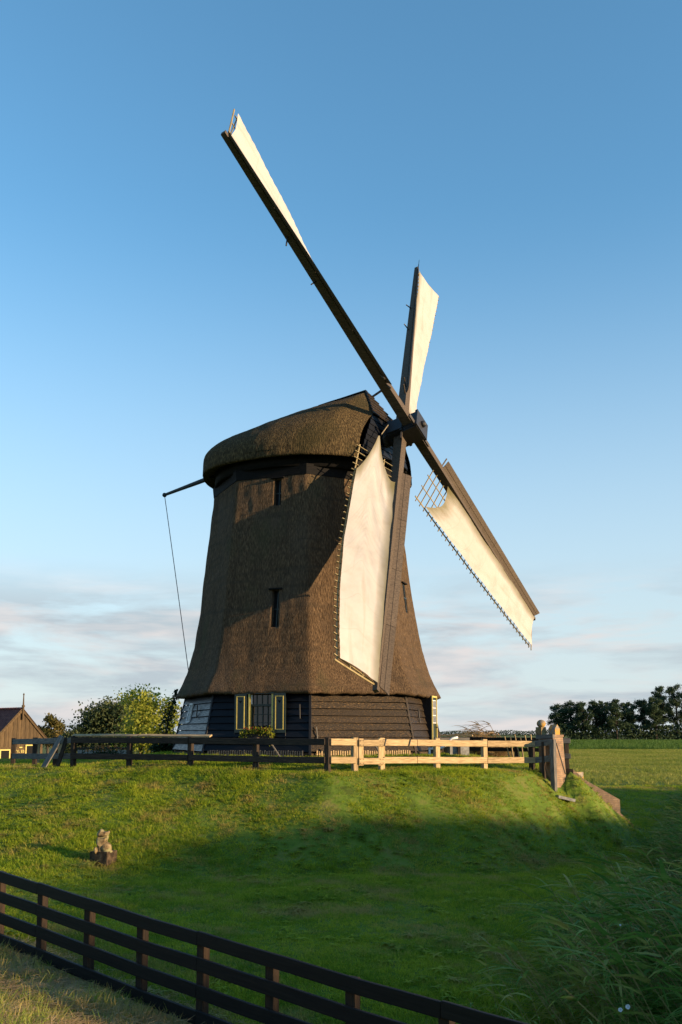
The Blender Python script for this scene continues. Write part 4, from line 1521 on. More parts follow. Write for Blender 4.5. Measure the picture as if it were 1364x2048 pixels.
def fence_front():
    f = thing('black_fence', 'long black four-rail fence crossing the foreground', 'fence', (FG0[0], FG0[1], hz(*FG0)))
    A = np.array([-5.25, 14.6, -.855]); B = np.array([-.01, 10.1, -1.262])
    n = np.array([FGN[0], FGN[1], 0])
    n = unit(n)
    ts = [.008 + .1695 * k for k in range(-2, 11)]

    def lerp(a, b, t):
        q = np.asarray(a, float) * (1 - t) + np.asarray(b, float) * t
        q[2] = np.interp(t, [-.4, 0, .5, 1.0, 1.19, 1.34, 1.9], [-.64, -.855, -1.088, -1.262, -1.319, -1.356, -1.44])
        return q
    for t in ts:
        p = lerp(A, B, t)
        ground_post('post', p[0], p[1], p[2] - .035, .135, M['fence_post_brown'], f, n, .10)
    for k in range(0, len(ts) - 1, 3):
        t0 = ts[k]; t1 = ts[min(k + 3, len(ts) - 1)]
        for j in range(4):
            dz = -.078 - .302 * j
            jt = RNG.uniform(-.008, .008)
            beam('rail', lerp(A, B, t0 + .0008) + n * .085 + ZUP * (dz + jt), lerp(A, B, t1 - .0008) + n * .085 + ZUP * (dz - jt), .045, .158, M['fence_black'], f, bev=.006)


fence_front()


# ------------------------------------------------------------------ brick pier, wing wall, stones
def uv_box(o, scale=1.0):
    """planar UVs per face in metres"""
    me = o.data; uvl = me.uv_layers.new(name='UVMap')
    for p in me.polygons:
        nn = np.array(p.normal)
        if abs(nn[2]) > .8: t = np.array([1.0, 0, 0])
        else: t = unit(np.cross([0, 0, 1.0], nn))
        b = np.cross(nn, t)
        for li in p.loop_indices:
            q = np.array(me.vertices[me.loops[li].vertex_index].co)
            uvl.data[li].uv = (float(q @ t) * scale, float(q @ b) * scale)


def prism(name, poly, z0, z1, m, parent=None, flare=None):
    n = len(poly); V = [(*p, z0) for p in (flare or poly)] + [(*p, z1) for p in poly]
    F = [tuple(range(n - 1, -1, -1)), tuple(range(n, 2 * n))] + [(k, (k + 1) % n, n + (k + 1) % n, n + k) for k in range(n)]
    o = obj_world(name, V, F, m, parent)
    uv_box(o)
    return o


def make_pier():
    c = np.array([6.98, 30.72])                       # near corner
    u = unit([.80, .60]); v = unit([-.60, .80])
    pier = thing('brick_pier', 'sunlit brick gate pier with carved stones on top at the mound edge', 'pier', (c[0] + .2, c[1] + .4, hz(7.2, 31.0)))
    P = [c, c + u * .50, c + u * .50 + v * .62, c + v * .62]
    Fl = [c - v * .04, c + u * .58 - v * .05, c + u * .58 + v * .62, c + v * .62]
    prism('brick_shaft', P, -.55, 1.10, M['brick'], pier, Fl)
    prism('cap_course', [c - u * .02 - v * .02, c + u * .52 - v * .02, c + u * .52 + v * .64, c - u * .02 + v * .64], 1.10, 1.18, M['brick'], pier)
    # ball finial on a square block
    b = c + v * .50 + u * .02
    prism('finial_block', [b - u * .12 - v * .10, b + u * .12 - v * .10, b + u * .12 + v * .14, b - u * .12 + v * .14], 1.18, 1.43, M['stone'], pier)
    mb = MB(); mb.ball((b[0], b[1], 1.54), (.15, .15, .135), 18, 12)
    mb.build('finial_ball', M['lichen_stone'], pier, True)
    # gabled stone and shoulder stone
    g = c + u * .25 + v * .15
    hw, hd = .12, .14
    V = []
    for s in (-1, 1):
        for (a, z) in ((-hw, 1.18), (hw, 1.18), (hw, 1.38), (0, 1.52), (-hw, 1.38)):
            q = g + u * a + v * s * hd; V.append((q[0], q[1], z))
    obj_world('gabled_stone', V, [(0, 1, 2, 3, 4), (9, 8, 7, 6, 5)] + [(k, 5 + k, 5 + (k + 1) % 5, (k + 1) % 5) for k in range(5)], M['lichen_stone'], pier)
    g = c + u * .41 + v * .25
    mb = MB(); mb.ball((g[0], g[1], 1.29), (.10, .12, .17), 12, 8); mb.build('round_stone', M['lichen_stone'], pier, True)
    # timber beam and a dark slanting bar
    beam('timber_beam', (6.50, 30.98, 1.10), (6.99, 30.62, 1.12), .16, .14, M['fence_grey'], pier)
    mb = MB(); mb.tube([(7.02, 30.42, .90), (7.30, 30.48, -.10)], .022, 6); mb.tube([(7.02, 30.42, .90), (7.0, 30.62, .93)], .02, 6)
    mb.build('slanting_bar', M['iron'], pier)
    # wing wall running down the bank
    wall = thing('brick_wing_wall', 'low brick wing wall sloping down the bank right of the pier', 'wall', (W1[0], W1[1], -1.0))
    N3 = np.array([*WN, 0]); D3 = np.array([*WD, 0])
    V = []; n = 10
    for i in range(n + 1):
        t = i / n
        p = np.array([*lerp(W1, W2, t), 0]); zt = .10 - 1.22 * t; zb = -.15 - 1.95 * t
        V += [p + ZUP * zt, p + ZUP * (zb - .2), p - N3 * .24 + ZUP * (zb - .2), p - N3 * .24 + ZUP * zt]
    F = [(0, 1, 2, 3), (4 * n + 3, 4 * n + 2, 4 * n + 1, 4 * n)]
    for i in range(n):
        for k in range(4):
            k2 = (k + 1) % 4
            F.append((4 * i + k, 4 * i + 4 + k, 4 * i + 4 + k2, 4 * i + k2))
    o = obj_world('brick_face', V, F, M['brick_dark'], wall); uv_box(o)
    V = []
    for i in range(n + 1):
        t = i / n * 1.04
        p = np.array([*lerp(W1, W2, t), 0]); zb = .02 - 1.95 * t
        a = p + N3 * .02 + ZUP * (zb + .06); b = p + N3 * .42 + ZUP * (zb + .02)
        V += [a, b, b - ZUP * .25, a - ZUP * .25]
    F = [(0, 1, 2, 3), (4 * n + 3, 4 * n + 2, 4 * n + 1, 4 * n)]
    for i in range(n):
        for k in range(4):
            k2 = (k + 1) % 4
            F.append((4 * i + k, 4 * i + 4 + k, 4 * i + 4 + k2, 4 * i + k2))
    o = obj_world('brick_apron', V, F, M['brick_dark'], wall); uv_box(o)
    # stones at the head of the wall
    sb = MB(); sb.box((7.86, 31.52, -.24), D3, N3, ZUP, .26, .17, .17)
    tag(sb.build('stone_block', M['lichen_stone']), 'squared grey stone set in the upper end of the brick wing wall', 'stone')
    sl = MB()
    q = np.array([7.16, 30.15, hz(7.16, 30.15) + .06])
    sl.box(q, unit([.95, .25, -.22]), unit([-.25, .95, 0]), unit([.2, 0, .97]), .30, .20, .045)
    tag(sl.build('stone_slab', M['concrete']), 'tilted grey slab lying in the grass below the brick pier', 'stone')


make_pier()


# ------------------------------------------------------------------ statue
def make_statue():
    bx, by = -5.66, 22.5
    z = hz(bx, by) - .03
    st = thing('stone_statue', 'weathered carved stone animal figure sitting on a square block in the grass', 'statue', (bx, by, z))
    u = unit([.86, -.35]); v = unit([.35, .86]); u3 = np.array([*u, 0]); v3 = np.array([*v, 0])
    mb = MB(); mb.box((bx + .05, by + .1, z + .16), u3, v3, ZUP, .17, .20, .18)
    mb.build('block', M['old_block'], st)
    mb = MB(); mb.box((bx - .17, by + .18, z + .17), u3, v3, ZUP, .12, .14, .15)
    mb.build('block', M['old_block'], st)
    bm = MB()

    def E(x, zz, rx, ry, rz, tilt=0.0, y=0.05):
        c, s = math.cos(tilt), math.sin(tilt)
        Mr = np.array([[c, 0, -s], [0, 1, 0], [s, 0, c]])
        bm.ball((bx + x, by + y, z + zz), (rx, ry, rz), 18, 12, 0, Mr)
    def slab(outline, y0, hd, inset):
        """a rounded lump with the given outline (x, z in metres)"""
        P_ = np.array(outline, float); c = P_.mean(0)
        vs = []
        for (dy, k) in ((-hd, inset), (-hd * .45, 1.0), (hd * .45, 1.0), (hd, inset)):
            for q in P_:
                e = c + (q - c) * k; vs.append((bx + e[0], by + y0 + dy, z + e[1]))
        n_ = len(P_); F_ = [tuple(range(n_)), tuple(range(4 * n_ - 1, 3 * n_ - 1, -1))]
        for r in range(3):
            for i in range(n_):
                j = (i + 1) % n_
                F_.append((r * n_ + j, r * n_ + i, (r + 1) * n_ + i, (r + 1) * n_ + j))
        bm.add(vs, F_)
    K = .00105

    def o_(pts): return [((px_ - 600) * K, (1010 - py_) * K + .0) for px_, py_ in pts][::-1]
    slab(o_([(445, 330), (450, 285), (490, 225), (530, 195), (575, 215), (600, 248), (650, 250), (728, 238), (722, 290), (690, 345), (600, 372), (510, 368), (470, 372)]), .05, .12, .62)
    slab(o_([(455, 385), (520, 392), (600, 390), (700, 362), (690, 430), (655, 500), (590, 570), (520, 620), (470, 600), (440, 520), (440, 440)]), .05, .125, .7)
    E(.055, .42, .135, .15, .14, .35)             # haunch
    E(-.06, .40, .09, .11, .13)                   # belly
    E(-.17, .365, .042, .06, .085, .0, -.04)      # front foot
    E(-.08, .33, .10, .10, .05)
    E(.09, .33, .13, .13, .055)
    o = bm.build('carved_figure', M['stone'], st, True)
    rm = o.modifiers.new('join', 'REMESH'); rm.mode = 'VOXEL'; rm.voxel_size = .011; rm.use_smooth_shade = True
    sm = o.modifiers.new('soften', 'SMOOTH'); sm.iterations = 4


make_statue()


# ------------------------------------------------------------------ barn and yard on the left
def make_barn():
    apex = np.array([-25.75, 75.0, 0])
    g = unit([.6, .8, 0]); gn = unit([.8, -.6, 0]); back = -gn
    hw = 2.05; zg = -1.6; zE = 1.05; zA = 3.12
    barn = thing('barn', 'brown boarded barn with red tiled roof and spired gable at the far left', 'barn', (apex[0], apex[1], zg))
    nb = 22
    me_cache = {}
    for k in range(nb):
        a = -hw + 2 * hw * k / nb; b = -hw + 2 * hw * (k + 1) / nb - .012
        off = .02 * (k % 2)

        def top(q): return zA - .12 - (zA - zE) * abs(q) / hw
        V = []
        for d in (off, off - .03):
            V += [apex + g * a + gn * d + ZUP * .15, apex + g * b + gn * d + ZUP * .15, apex + g * b + gn * d + ZUP * top(b), apex + g * a + gn * d + ZUP * top(a)]
        obj_world('wall_board', V, [(0, 1, 2, 3), (7, 6, 5, 4), (0, 4, 5, 1), (2, 6, 7, 3), (1, 5, 6, 2), (3, 7, 4, 0)], M['barn'], barn)
    for k in range(7):
        z0 = zg + .25 * k; z1 = z0 + .26
        mb = MB(); mb.box(apex + gn * (.03 - .004 * k) + ZUP * (z0 + z1) / 2, g, gn, ZUP, hw, .02, (z1 - z0) / 2 - .004)
        mb.build('skirt_board', M['barn'], barn)
    mb = MB()
    for s in (-1, 1):
        mb.box(apex + back * 4.5 + g * s * (hw - .05) + ZUP * (zg + zE) / 2, back, g, ZUP, 4.45, .05, (zE - zg) / 2)
    mb.box(apex + back * .06 + ZUP * (zg + zE) / 2, g, gn, ZUP, hw - .02, .02, (zE - zg) / 2)
    mb.build('side_wall', M['barn'], barn)
    # roof with rounded pantile rows
    for s in (-1, 1):
        V = []; F = []
        nu, nv = 70, 14
        for i in range(nu + 1):
            u = -.18 + 9.4 * i / nu
            for j in range(nv + 1):
                w = (hw + .28) * j / nv
                zz = zA - (zA - zE) * w / hw + .035 * math.sin(2 * math.pi * u / .27) + .03 * ((j * 1.0) % 1.0) - .03 * (j % 2)
                q = apex + back * u + g * s * w + ZUP * (zz + .10)
                V.append(q)
        for i in range(nu):
            for j in range(nv):
                k = i * (nv + 1) + j
                fc = (k, k + nv + 1, k + nv + 2, k + 1)
                F.append(fc if s < 0 else fc[::-1])
        obj_world('tiled_roof', V, F, M['tile'], barn)
        # verge board
        beam('verge_board', apex + gn * .10 + ZUP * (zA + .02), apex + gn * .10 + g * s * (hw + .30) + ZUP * (zE - .26), .05, .24, M['barn'], barn, up=ZUP)
    for k in range(24):
        mb = MB(); c = apex + back * (.0 + .38 * k) + ZUP * (zA + .12)
        mb.tube([c, c + back * .40], [.12, .10], 8); mb.build('ridge_tile', M['tile'], barn, True)
    fn = MB(); t = apex + gn * .16
    fn.tube([t + ZUP * (zA - .75), t + ZUP * (zA + .25)], [.085, .085], 8)
    fn.tube([t + ZUP * (zA + .25), t + ZUP * (zA + .36), t + ZUP * (zA + .42), t + ZUP * (zA + 1.18), t + ZUP * (zA + 1.24), t + ZUP * (zA + 1.38)], [.13, .13, .065, .04, .075, .01], 8)
    fn.build('gable_finial', M['barn'], barn)
    # yellow-framed openings
    for (a, b, z0, z1) in ((-1.85, -1.02, -1.35, -.10), (.45, 1.45, -1.5, .25)):
        op = MB(); op.box(apex + gn * .058 + g * (a + b) / 2 + ZUP * (z0 + z1) / 2, g, gn, ZUP, (b - a) / 2, .006, (z1 - z0) / 2)
        w = op.build('opening', M['black'], barn)
        for s in (a, b):
            fr = MB(); fr.box(apex + gn * .085 + g * s + ZUP * (z0 + z1) / 2, g, gn, ZUP, .045, .02, (z1 - z0) / 2)
            fr.build('yellow_frame', M['yellow'], w)
        fr = MB(); fr.box(apex + gn * .085 + g * (a + b) / 2 + ZUP * (z1 + .046), g, gn, ZUP, (b - a) / 2 + .045, .02, .045)
        fr.build('yellow_frame', M['yellow'], w)
    mb = MB(); mb.box(apex + gn * .07 + g * -.02 + ZUP * .13, g, gn, ZUP, .13, .02, .04); mb.build('wall_lamp', M['yellow'], barn)
    # lettering
    cu = bpy.data.curves.new('lettering', 'FONT'); cu.body = 'ATYL EB'; cu.size = .30; cu.extrude = .01; cu.align_x = 'CENTER'
    tmp = bpy.data.objects.new('lettering_tmp', cu); COL.objects.link(tmp)
    dg = bpy.context.evaluated_depsgraph_get(); me = bpy.data.meshes.new_from_object(tmp.evaluated_get(dg))
    bpy.data.objects.remove(tmp)
    me.materials.clear(); me.materials.append(M['yellow'])
    c = apex + gn * .075 + g * -.25 + ZUP * -.28
    Mx = Matrix(((g[0], 0, gn[0], c[0]), (g[1], 0, gn[1], c[1]), (g[2], 1, gn[2], c[2]), (0, 0, 0, 1)))
    link('lettering', me, Mx, barn)


make_barn()


# ------------------------------------------------------------------ trees and shrubs
def leaf_quads(C, size, r_, up_bias=.0, aspect=.6):
    n = len(C)
    a = r_.normal(size=(n, 3)); a /= np.linalg.norm(a, axis=1, keepdims=True)
    b = r_.normal(size=(n, 3)); b[:, 2] += up_bias
    b -= a * np.sum(a * b, 1, keepdims=True); b /= np.linalg.norm(b, axis=1, keepdims=True)
    s = size * r_.uniform(.6, 1.3, (n, 1))
    V = np.stack([C - a * s * .5, C + b * s * aspect * .5, C + a * s * .5, C - b * s * aspect * .5], 1)
    return V.reshape(-1, 3)


def crown_points(r_, n, centers, radii, shell=.55):
    k = r_.choice(len(centers), n, p=np.array(radii) ** 2 / np.sum(np.array(radii) ** 2))
    d = r_.normal(size=(n, 3)) * .52
    return np.array(centers)[k] + d * np.array(radii)[k][:, None] * np.array([1, 1, .8])


def tree(name, label, cat, base, H, cw, crown_z0, leafm, nleaf, lsize, seed, nb=12, trunk_r=.2, lean_x=0.0, group=None, fork=6, shape='oval', blobr=.33, stems=1):
    r_ = np.random.default_rng(seed)
    base = np.asarray(base, float)
    T = thing(name, label, cat, tuple(base), group)
    centers = []; radii = []
    for k in range(nb):
        f = (k + .5) / nb
        zz = crown_z0 + (H - crown_z0) * (.08 + .84 * f)
        if shape == 'oval': w = math.sin(math.pi * min(.98, .12 + .80 * f)) ** .7
        elif shape == 'bush': w = math.cos(f * 1.25) ** .6
        else: w = 1 - .75 * f
        a = r_.uniform(0, 2 * math.pi); q = cw * w * r_.uniform(.1, .95)
        centers.append(base + np.array([math.cos(a) * q + lean_x * f, math.sin(a) * q, zz]))
        radii.append(cw * blobr * r_.uniform(.7, 1.25) * (.7 + .3 * w))
    tb = MB()
    for s in range(stems):
        o = np.array([r_.uniform(-.3, .3) * (stems > 1), r_.uniform(-.3, .3) * (stems > 1), 0]) * cw * .4
        top = base + np.array([lean_x * .8, 0, crown_z0 + (H - crown_z0) * .8]) + o * 1.5
        mid = lerp(base, top, .5) + r_.normal(size=3) * H * .015
        tb.tube([base - ZUP * .2 + o, base + ZUP * H * .12 + o, mid, top], [trunk_r * 1.25, trunk_r, trunk_r * .62, trunk_r * .15], 7)
    for k in r_.choice(nb, min(fork, nb), replace=False):
        c = centers[k]; z0 = base[2] + max(.15 * H, (c[2] - base[2]) * .55)
        st = np.array([base[0] + lean_x * .4 * (z0 - base[2]) / H, base[1], z0])
        tb.tube([st, lerp(st, c, .5) + ZUP * .06 * H, c], [trunk_r * .4, trunk_r * .26, trunk_r * .1], 5)
    tb.build('trunk', M['bark'], T, True)
    C = crown_points(r_, nleaf, centers, radii, .35)
    V = leaf_quads(C, lsize, r_)
    me = fast_mesh('crown', V - base, 4, leafm)
    link('crown', me, Matrix.Translation(Vector(base)), T)
    return T


def px_x(px, d): return (px - 682) / F_PX * d


# bright bush and dark willow behind the mill's left side
tree('leafy_bush', 'bright yellow-green leafy bush left of the mill base', 'bush', (px_x(292, 47), 47, hz(px_x(292, 47), 47)), 3.45, 2.15, .25, M['leaf_bright'], 6200, .17, 11, 34, .07, shape='bush', blobr=.30, stems=4, fork=14)
tree('leafy_bush', 'small yellow-green bush low beside the mill wall behind the climber', 'bush', (px_x(336, 45.5), 45.5, hz(px_x(336, 45.5), 45.5)), 1.7, .6, .15, M['leaf_bright'], 900, .15, 15, 8, .04, shape='bush', blobr=.4, stems=2, fork=4)
tree('willow', 'dark grey-green willow behind the bright bush', 'tree', (px_x(215, 58), 58, -1.45), 4.7, 2.6, .8, M['leaf_willow'], 12000, .2, 21, 34, .16, shape='oval', blobr=.33, fork=12)
tree('willow', 'pale topped willow directly behind the bright bush', 'tree', (px_x(262, 62), 62, -1.45), 5.1, 1.9, 1.2, M['leaf_willow'], 6500, .2, 22, 22, .14, shape='oval', blobr=.34, fork=8)
tree('dark_shrub', 'low dark shrub at the left foot of the willow', 'bush', (px_x(158, 57), 57, -1.45), 3.2, 1.05, .6, M['leaf_willow'], 2600, .2, 23, 10, .08, shape='bush', blobr=.36)
tree('small_tree', 'small round tree just right of the barn', 'tree', (px_x(101, 88), 88, -1.5), 4.6, 1.5, 1.6, M['leaf_autumn'], 2600, .26, 24, 14, .14, shape='oval', blobr=.36)
tree('low_shrub', 'olive shrub between the barn and the willow', 'bush', (px_x(133, 80), 80, -1.5), 3.0, 1.4, .3, M['leaf_autumn'], 1800, .24, 25, 9, .08, shape='bush', blobr=.4)


def climber():
    r_ = np.random.default_rng(31)
    b = np.array([px_x(338, 39.5), 39.5, hz(px_x(338, 39.5), 39.5)])
    T = thing('climbing_plant', 'dark ragged climber growing up beside the mill wall', 'plant', tuple(b))
    st = MB()
    pts = [b, b + [-.1, 0, .8], b + [.0, 0, 1.5], b + [.10, 0, 2.0], b + [.38, -.2, 2.75]]
    st.tube(pts, [.05, .045, .035, .025, .012], 6); st.build('stem', M['bark'], T, True)
    C = []
    for k in range(1000):
        f = r_.random() ** 1.8
        i = min(3, int(f * 4)); q = lerp(pts[i], pts[i + 1], f * 4 - i)
        w = .40 * (1 - f) ** .8 + .04
        C.append(q + r_.normal(size=3) * np.array([w, w, .12]) * .6)
    me = fast_mesh('foliage', leaf_quads(np.array(C), .12, r_) - b, 4, M['ivy']); link('foliage', me, Matrix.Translation(Vector(b)), T)
    b2 = np.array([px_x(330, 38.5), 38.5, hz(px_x(330, 38.5), 38.5)])
    T = thing('green_shrub', 'dark green low shrub at the left foot of the mill', 'bush', tuple(b2))
    st = MB(); st.tube([b2, b2 + [0, 0, .5]], [.03, .015], 5); st.build('stem', M['bark'], T)
    C = crown_points(r_, 1500, [b2 + [0, 0, .35], b2 + [-.25, 0, .3], b2 + [.25, .1, .4]], [.32, .26, .3], .3)
    me = fast_mesh('foliage', leaf_quads(C, .12, r_) - b2, 4, M['ivy']); link('foliage', me, Matrix.Translation(Vector(b2)), T)
    # flower bed by the low wall
    b3 = np.array([px_x(215, 42), 42, hz(px_x(215, 42), 42)])
    T = thing('flower_clump', 'clump of orange-red flowers before the low stone wall', 'plant', tuple(b3))
    C = b3 + np.stack([r_.normal(0, .45, 900), r_.normal(0, .2, 900), np.abs(r_.normal(.2, .16, 900))], 1)
    me = fast_mesh('foliage', leaf_quads(C, .10, r_) - b3, 4, M['ivy']); link('foliage', me, Matrix.Translation(Vector(b3)), T)
    C = b3 + np.stack([r_.normal(-.1, .5, 130), r_.normal(-.1, .2, 130), r_.uniform(.35, .62, 130)], 1)
    me = fast_mesh('blossoms', leaf_quads(C, .07, r_, 0, 1.0) - b3, 4, M['petal_orange']); link('blossoms', me, Matrix.Translation(Vector(b3)), T)
    # low stone wall and bench-like rail behind the fence
    p0 = np.array([px_x(158, 45), 45.0]); p1 = np.array([px_x(256, 44.5), 44.5])
    w = thing('stone_wall', 'low rough stone wall seen between the rails left of the mill', 'wall', (*lerp(p0, p1, .5), hz(*lerp(p0, p1, .5))))
    n = 9
    for j in range(2):
        for k in range(n):
            q = lerp(p0, p1, (k + .5 + .3 * (j % 2)) / n); zz = hz(*q) + .10 + .19 * j
            mb = MB(); mb.box((q[0], q[1], zz), unit([1, -.2, 0]), unit([.2, 1, 0]), ZUP, .125 * r_.uniform(.85, 1.02), .12, .088)
            mb.build('wall_stone', M['concrete'], w)
    beam('top_plank', (p0[0], p0[1], hz(*p0) + .46), (p1[0], p1[1], hz(*p1) + .46), .3, .09, M['fence_dark'], w)


climber()

# row of trees across the field
ROW = [(1118, 1408, 30), (1142, 1402, 32), (1166, 1402, 30), (1190, 1400, 28), (1208, 1400, 22), (1230, 1396, 30), (1256, 1402, 28), (1283, 1398, 32), (1308, 1392, 30), (1322, 1369, 30), (1350, 1366, 34), (1385, 1372, 36)]
WORDS = ['leftmost', 'second from left', 'third from left', 'fourth from left', 'fifth from left', 'sixth from left, right of the gap', 'seventh from left', 'eighth from left', 'ninth from left', 'tall, tenth from left', 'tall, eleventh from left', 'twelfth, cut by the right edge']
for k, (px, top, wpx) in enumerate(ROW):
    d = 400 + 8 * math.sin(k * 2.1)
    H = (1481 - top) / F_PX * d
    tree('field_tree', 'dark windblown tree in the row across the field, ' + WORDS[k], 'tree', (px_x(px, d), d, -1.6), H, wpx / F_PX * d * .85, H * .24, M['leaf_dark'], 6800, .60, 100 + k,
         50, .34, lean_x=-.8, group='row of trees across the field', fork=20, shape='oval', blobr=.21)
r_ = np.random.default_rng(77)
n = 9000
hx = r_.uniform(px_x(1112, 396), px_x(1500, 396), n)
topz = 7.0 + 3.0 * fbm(np.stack([hx * .12, hx * 0, hx * 0], -1), 3)
C = np.stack([hx, 396 + r_.uniform(-4, 4, n), -1.5 + topz * r_.random(n) ** .8], 1)
o = link('undergrowth', fast_mesh('undergrowth', leaf_quads(C, 1.1, r_), 4, M['leaf_dark']))
tag(o, 'dark undergrowth along the foot of the tree row', 'undergrowth', kind='stuff')
n = 26000
hx = r_.uniform(-700, 900, n)
topz = 7 + 6 * fbm(np.stack([hx * .03, hx * 0, hx * 0], -1), 4)
C = np.stack([hx, 1500 + r_.uniform(-10, 10, n), -1.5 + np.maximum(1.5, topz) * r_.random(n)], 1)
o = link('distant_trees', fast_mesh('distant_trees', leaf_quads(C, 2.4, r_), 4, M['leaf_dark']))
tag(o, 'thin line of distant trees along the horizon', 'trees', kind='stuff')

# belt of trees standing to the right of the photographer (outside the frame), which shades the lower lawn
SH = np.array([math.sin(R(SUN_AZ)), -math.cos(R(SUN_AZ))]); SV = np.array([math.cos(R(SUN_AZ)), math.sin(R(SUN_AZ))])
BELT_U = 60.0
n = 52000
v = r_.uniform(8.6, 50, n)
prof = np.interp(v, [8, 10, 14, 17, 20, 23, 26, 28.5, 30, 32, 34, 36, 40, 50], [9.2, 11.3, 11.9, 11.95, 12.4, 12.1, 11.6, 11.4, 11.0, 10.5, 10.2, 10.2, 10.9, 11.4])
prof = prof + .32 * fbm(np.stack([v * .45, v * 0, v * 0], -1), 4)
du = r_.normal(0, 1.1, n)
C = np.stack([SH[0] * (BELT_U + du) + SV[0] * v, SH[1] * (BELT_U + du) + SV[1] * v, -1.5 + (prof + 1.5) * r_.random(n) ** .75], 1)
belt = link('tree_belt', fast_mesh('tree_belt', leaf_quads(C, .75, r_), 4, M['leaf_dark']))
tag(belt, 'dense belt of trees beside the road that shades the lawn', 'trees', kind='stuff')

# ------------------------------------------------------------------ small things by the mill
def small_things():
    n, t = az_dir(-20.1); C0_ = np.array([MILL[0], MILL[1], 0.0])
    fr = wall_r(1.3) * CA + .03

    def P(tt, d, z): return C0_ + n * d + t * tt + ZUP * z
    wb = thing('window_box', 'window box full of yellow-green trailing flowers under the mill window', 'window box', tuple(P(.13, fr + .16, 1.05)))
    mb = MB(); mb.box(P(.13, fr + .17, 1.13), t, n, ZUP, .50, .10, .075); mb.build('trough', M['fence_dark'], wb)
    r_ = np.random.default_rng(5)
    C = []
    for k in range(900):
        a = r_.uniform(-.6, .6); f = r_.random()
        C.append(P(.10 + a, fr + .17 + r_.normal(0, .10), 1.24 + .16 * r_.normal() * .6 - .10 * (abs(a) > .45)))
    C = np.array(C)
    me = fast_mesh('foliage', leaf_quads(C, .075, r_) - P(.13, fr + .16, 1.05), 4, M['flower_leaf']); link('foliage', me, Matrix.Translation(Vector(P(.13, fr + .16, 1.05))), wb)
    C = np.array([P(.1 + r_.uniform(-.5, .5), fr + .2 + r_.normal(0, .08), 1.36 + r_.normal(0, .03)) for _ in range(40)])
    me = fast_mesh('blossoms', leaf_quads(C, .05, r_, 0, 1) - P(.13, fr + .16, 1.05), 4, M['petal_red']); link('blossoms', me, Matrix.Translation(Vector(P(.13, fr + .16, 1.05))), wb)
    # tethering peg with a rope, left front
    x, y = -2.35, 30.2
    z = hz(x, y)
    pg = thing('rope_peg', 'pale knotted rope end on a peg before the dark boards', 'peg', (x, y, z))
    mb = MB(); mb.tube([(x + .42, y, z), (x + .1, y + .02, z + .48)], .028, 6); mb.build('peg', M['fence_grey'], pg)
    mb = MB(); mb.tube([(x + .12, y - .02, z + .44), (x + .04, y - .02, z + .56), (x + .0, y - .03, z + .62), (x - .06, y - .03, z + .58), (x - .04, y - .03, z + .5)], [.03, .045, .05, .045, .03], 7); mb.build('knot', M['rope_light'], pg, True)
    # bent hose by the gate
    x, y = 1.0, 30.25; z = hz(x, y)
    hs = MB(); hs.tube([(x - .28, y, z + .50), (x - .2, y, z + .62), (x - .02, y, z + .58), (x + .16, y, z + .36), (x + .28, y, z + .02)], .028, 8)
    tag(hs.build('bent_hose', M['fence_grey'], None, True), 'bent pale hose standing behind the small gate', 'hose')
    # bent grey pipe and blocks right of the mill
    x, y = 3.6, 33.0; z = hz(x, y)
    pp = MB(); pp.tube([(x - .55, y - .3, z + .22), (x - .1, y - .3, z + .25), (x + .1, y - .3, z + .36), (x + .28, y - .3, z + .58), (x + .5, y - .3, z + .62)], .045, 8)
    pp.tube([(x - .5, y - .3, z - .05), (x - .5, y - .3, z + .23)], .04, 8)
    tag(pp.build('bent_pipe', M['white'], None, True), 'bent grey pipe rising beside the mill door', 'pipe')
    cb = MB(); cb.box((4.25, 34.4, hz(4.25, 34.4) + .22), unit([1, .3, 0]), unit([-.3, 1, 0]), ZUP, .38, .3, .26)
    tag(cb.build('concrete_block', M['concrete']), 'grey concrete block at the right foot of the mill', 'block')
    tb = thing('timber_trestle', 'dark timber trestle at the right foot of the mill', 'trestle', (3.9, 34.0, hz(3.9, 34)))
    zz = hz(3.9, 34)
    for q in (3.55, 4.3): beam('leg', (q, 34.0, zz - .05), (q, 34.0, zz + .5), .1, .1, M['fence_dark'], tb)
    beam('top_beam', (3.4, 34.0, zz + .55), (4.7, 34.2, zz + .55), .14, .12, M['fence_grey'], tb)


small_things()

# ------------------------------------------------------------------ vegetation masses
def in_view(x, y, z, margin=40):
    cy, sy = math.cos(PITCH), math.sin(PITCH)
    zz = z - EYE
    d = y * cy + zz * sy; u = -y * sy + zz * cy
    px = 682 + F_PX * x / d; py = (1468 - F_PX * math.tan(PITCH)) - F_PX * u / d
    return (d > 1) & (px > -margin) & (px < 1364 + margin) & (py < 2048 + margin * 2)


def sample(n, y0, y1, margin=60):
    y = np.sqrt(RNG.uniform(y0 * y0, y1 * y1, n))
    hw = (682 + margin) / F_PX
    x = RNG.uniform(-hw, hw, n) * y * 1.03
    return x, y


def keep_grass(x, y):
    dm = np.hypot(x - MILL[0], y - MILL[1])
    ok = dm > 5.1
    q = (x - W1[0]) * WN[0] + (y - W1[1]) * WN[1]; t = ((x - W1[0]) * WD[0] + (y - W1[1]) * WD[1]) / WL
    ok &= ~((q > -.24) & (q < .26) & (t > -.04) & (t < 1.04))
    ok &= ~((np.abs(x - 7.25) < .45) & (np.abs(y - 31.1) < .5))
    return ok


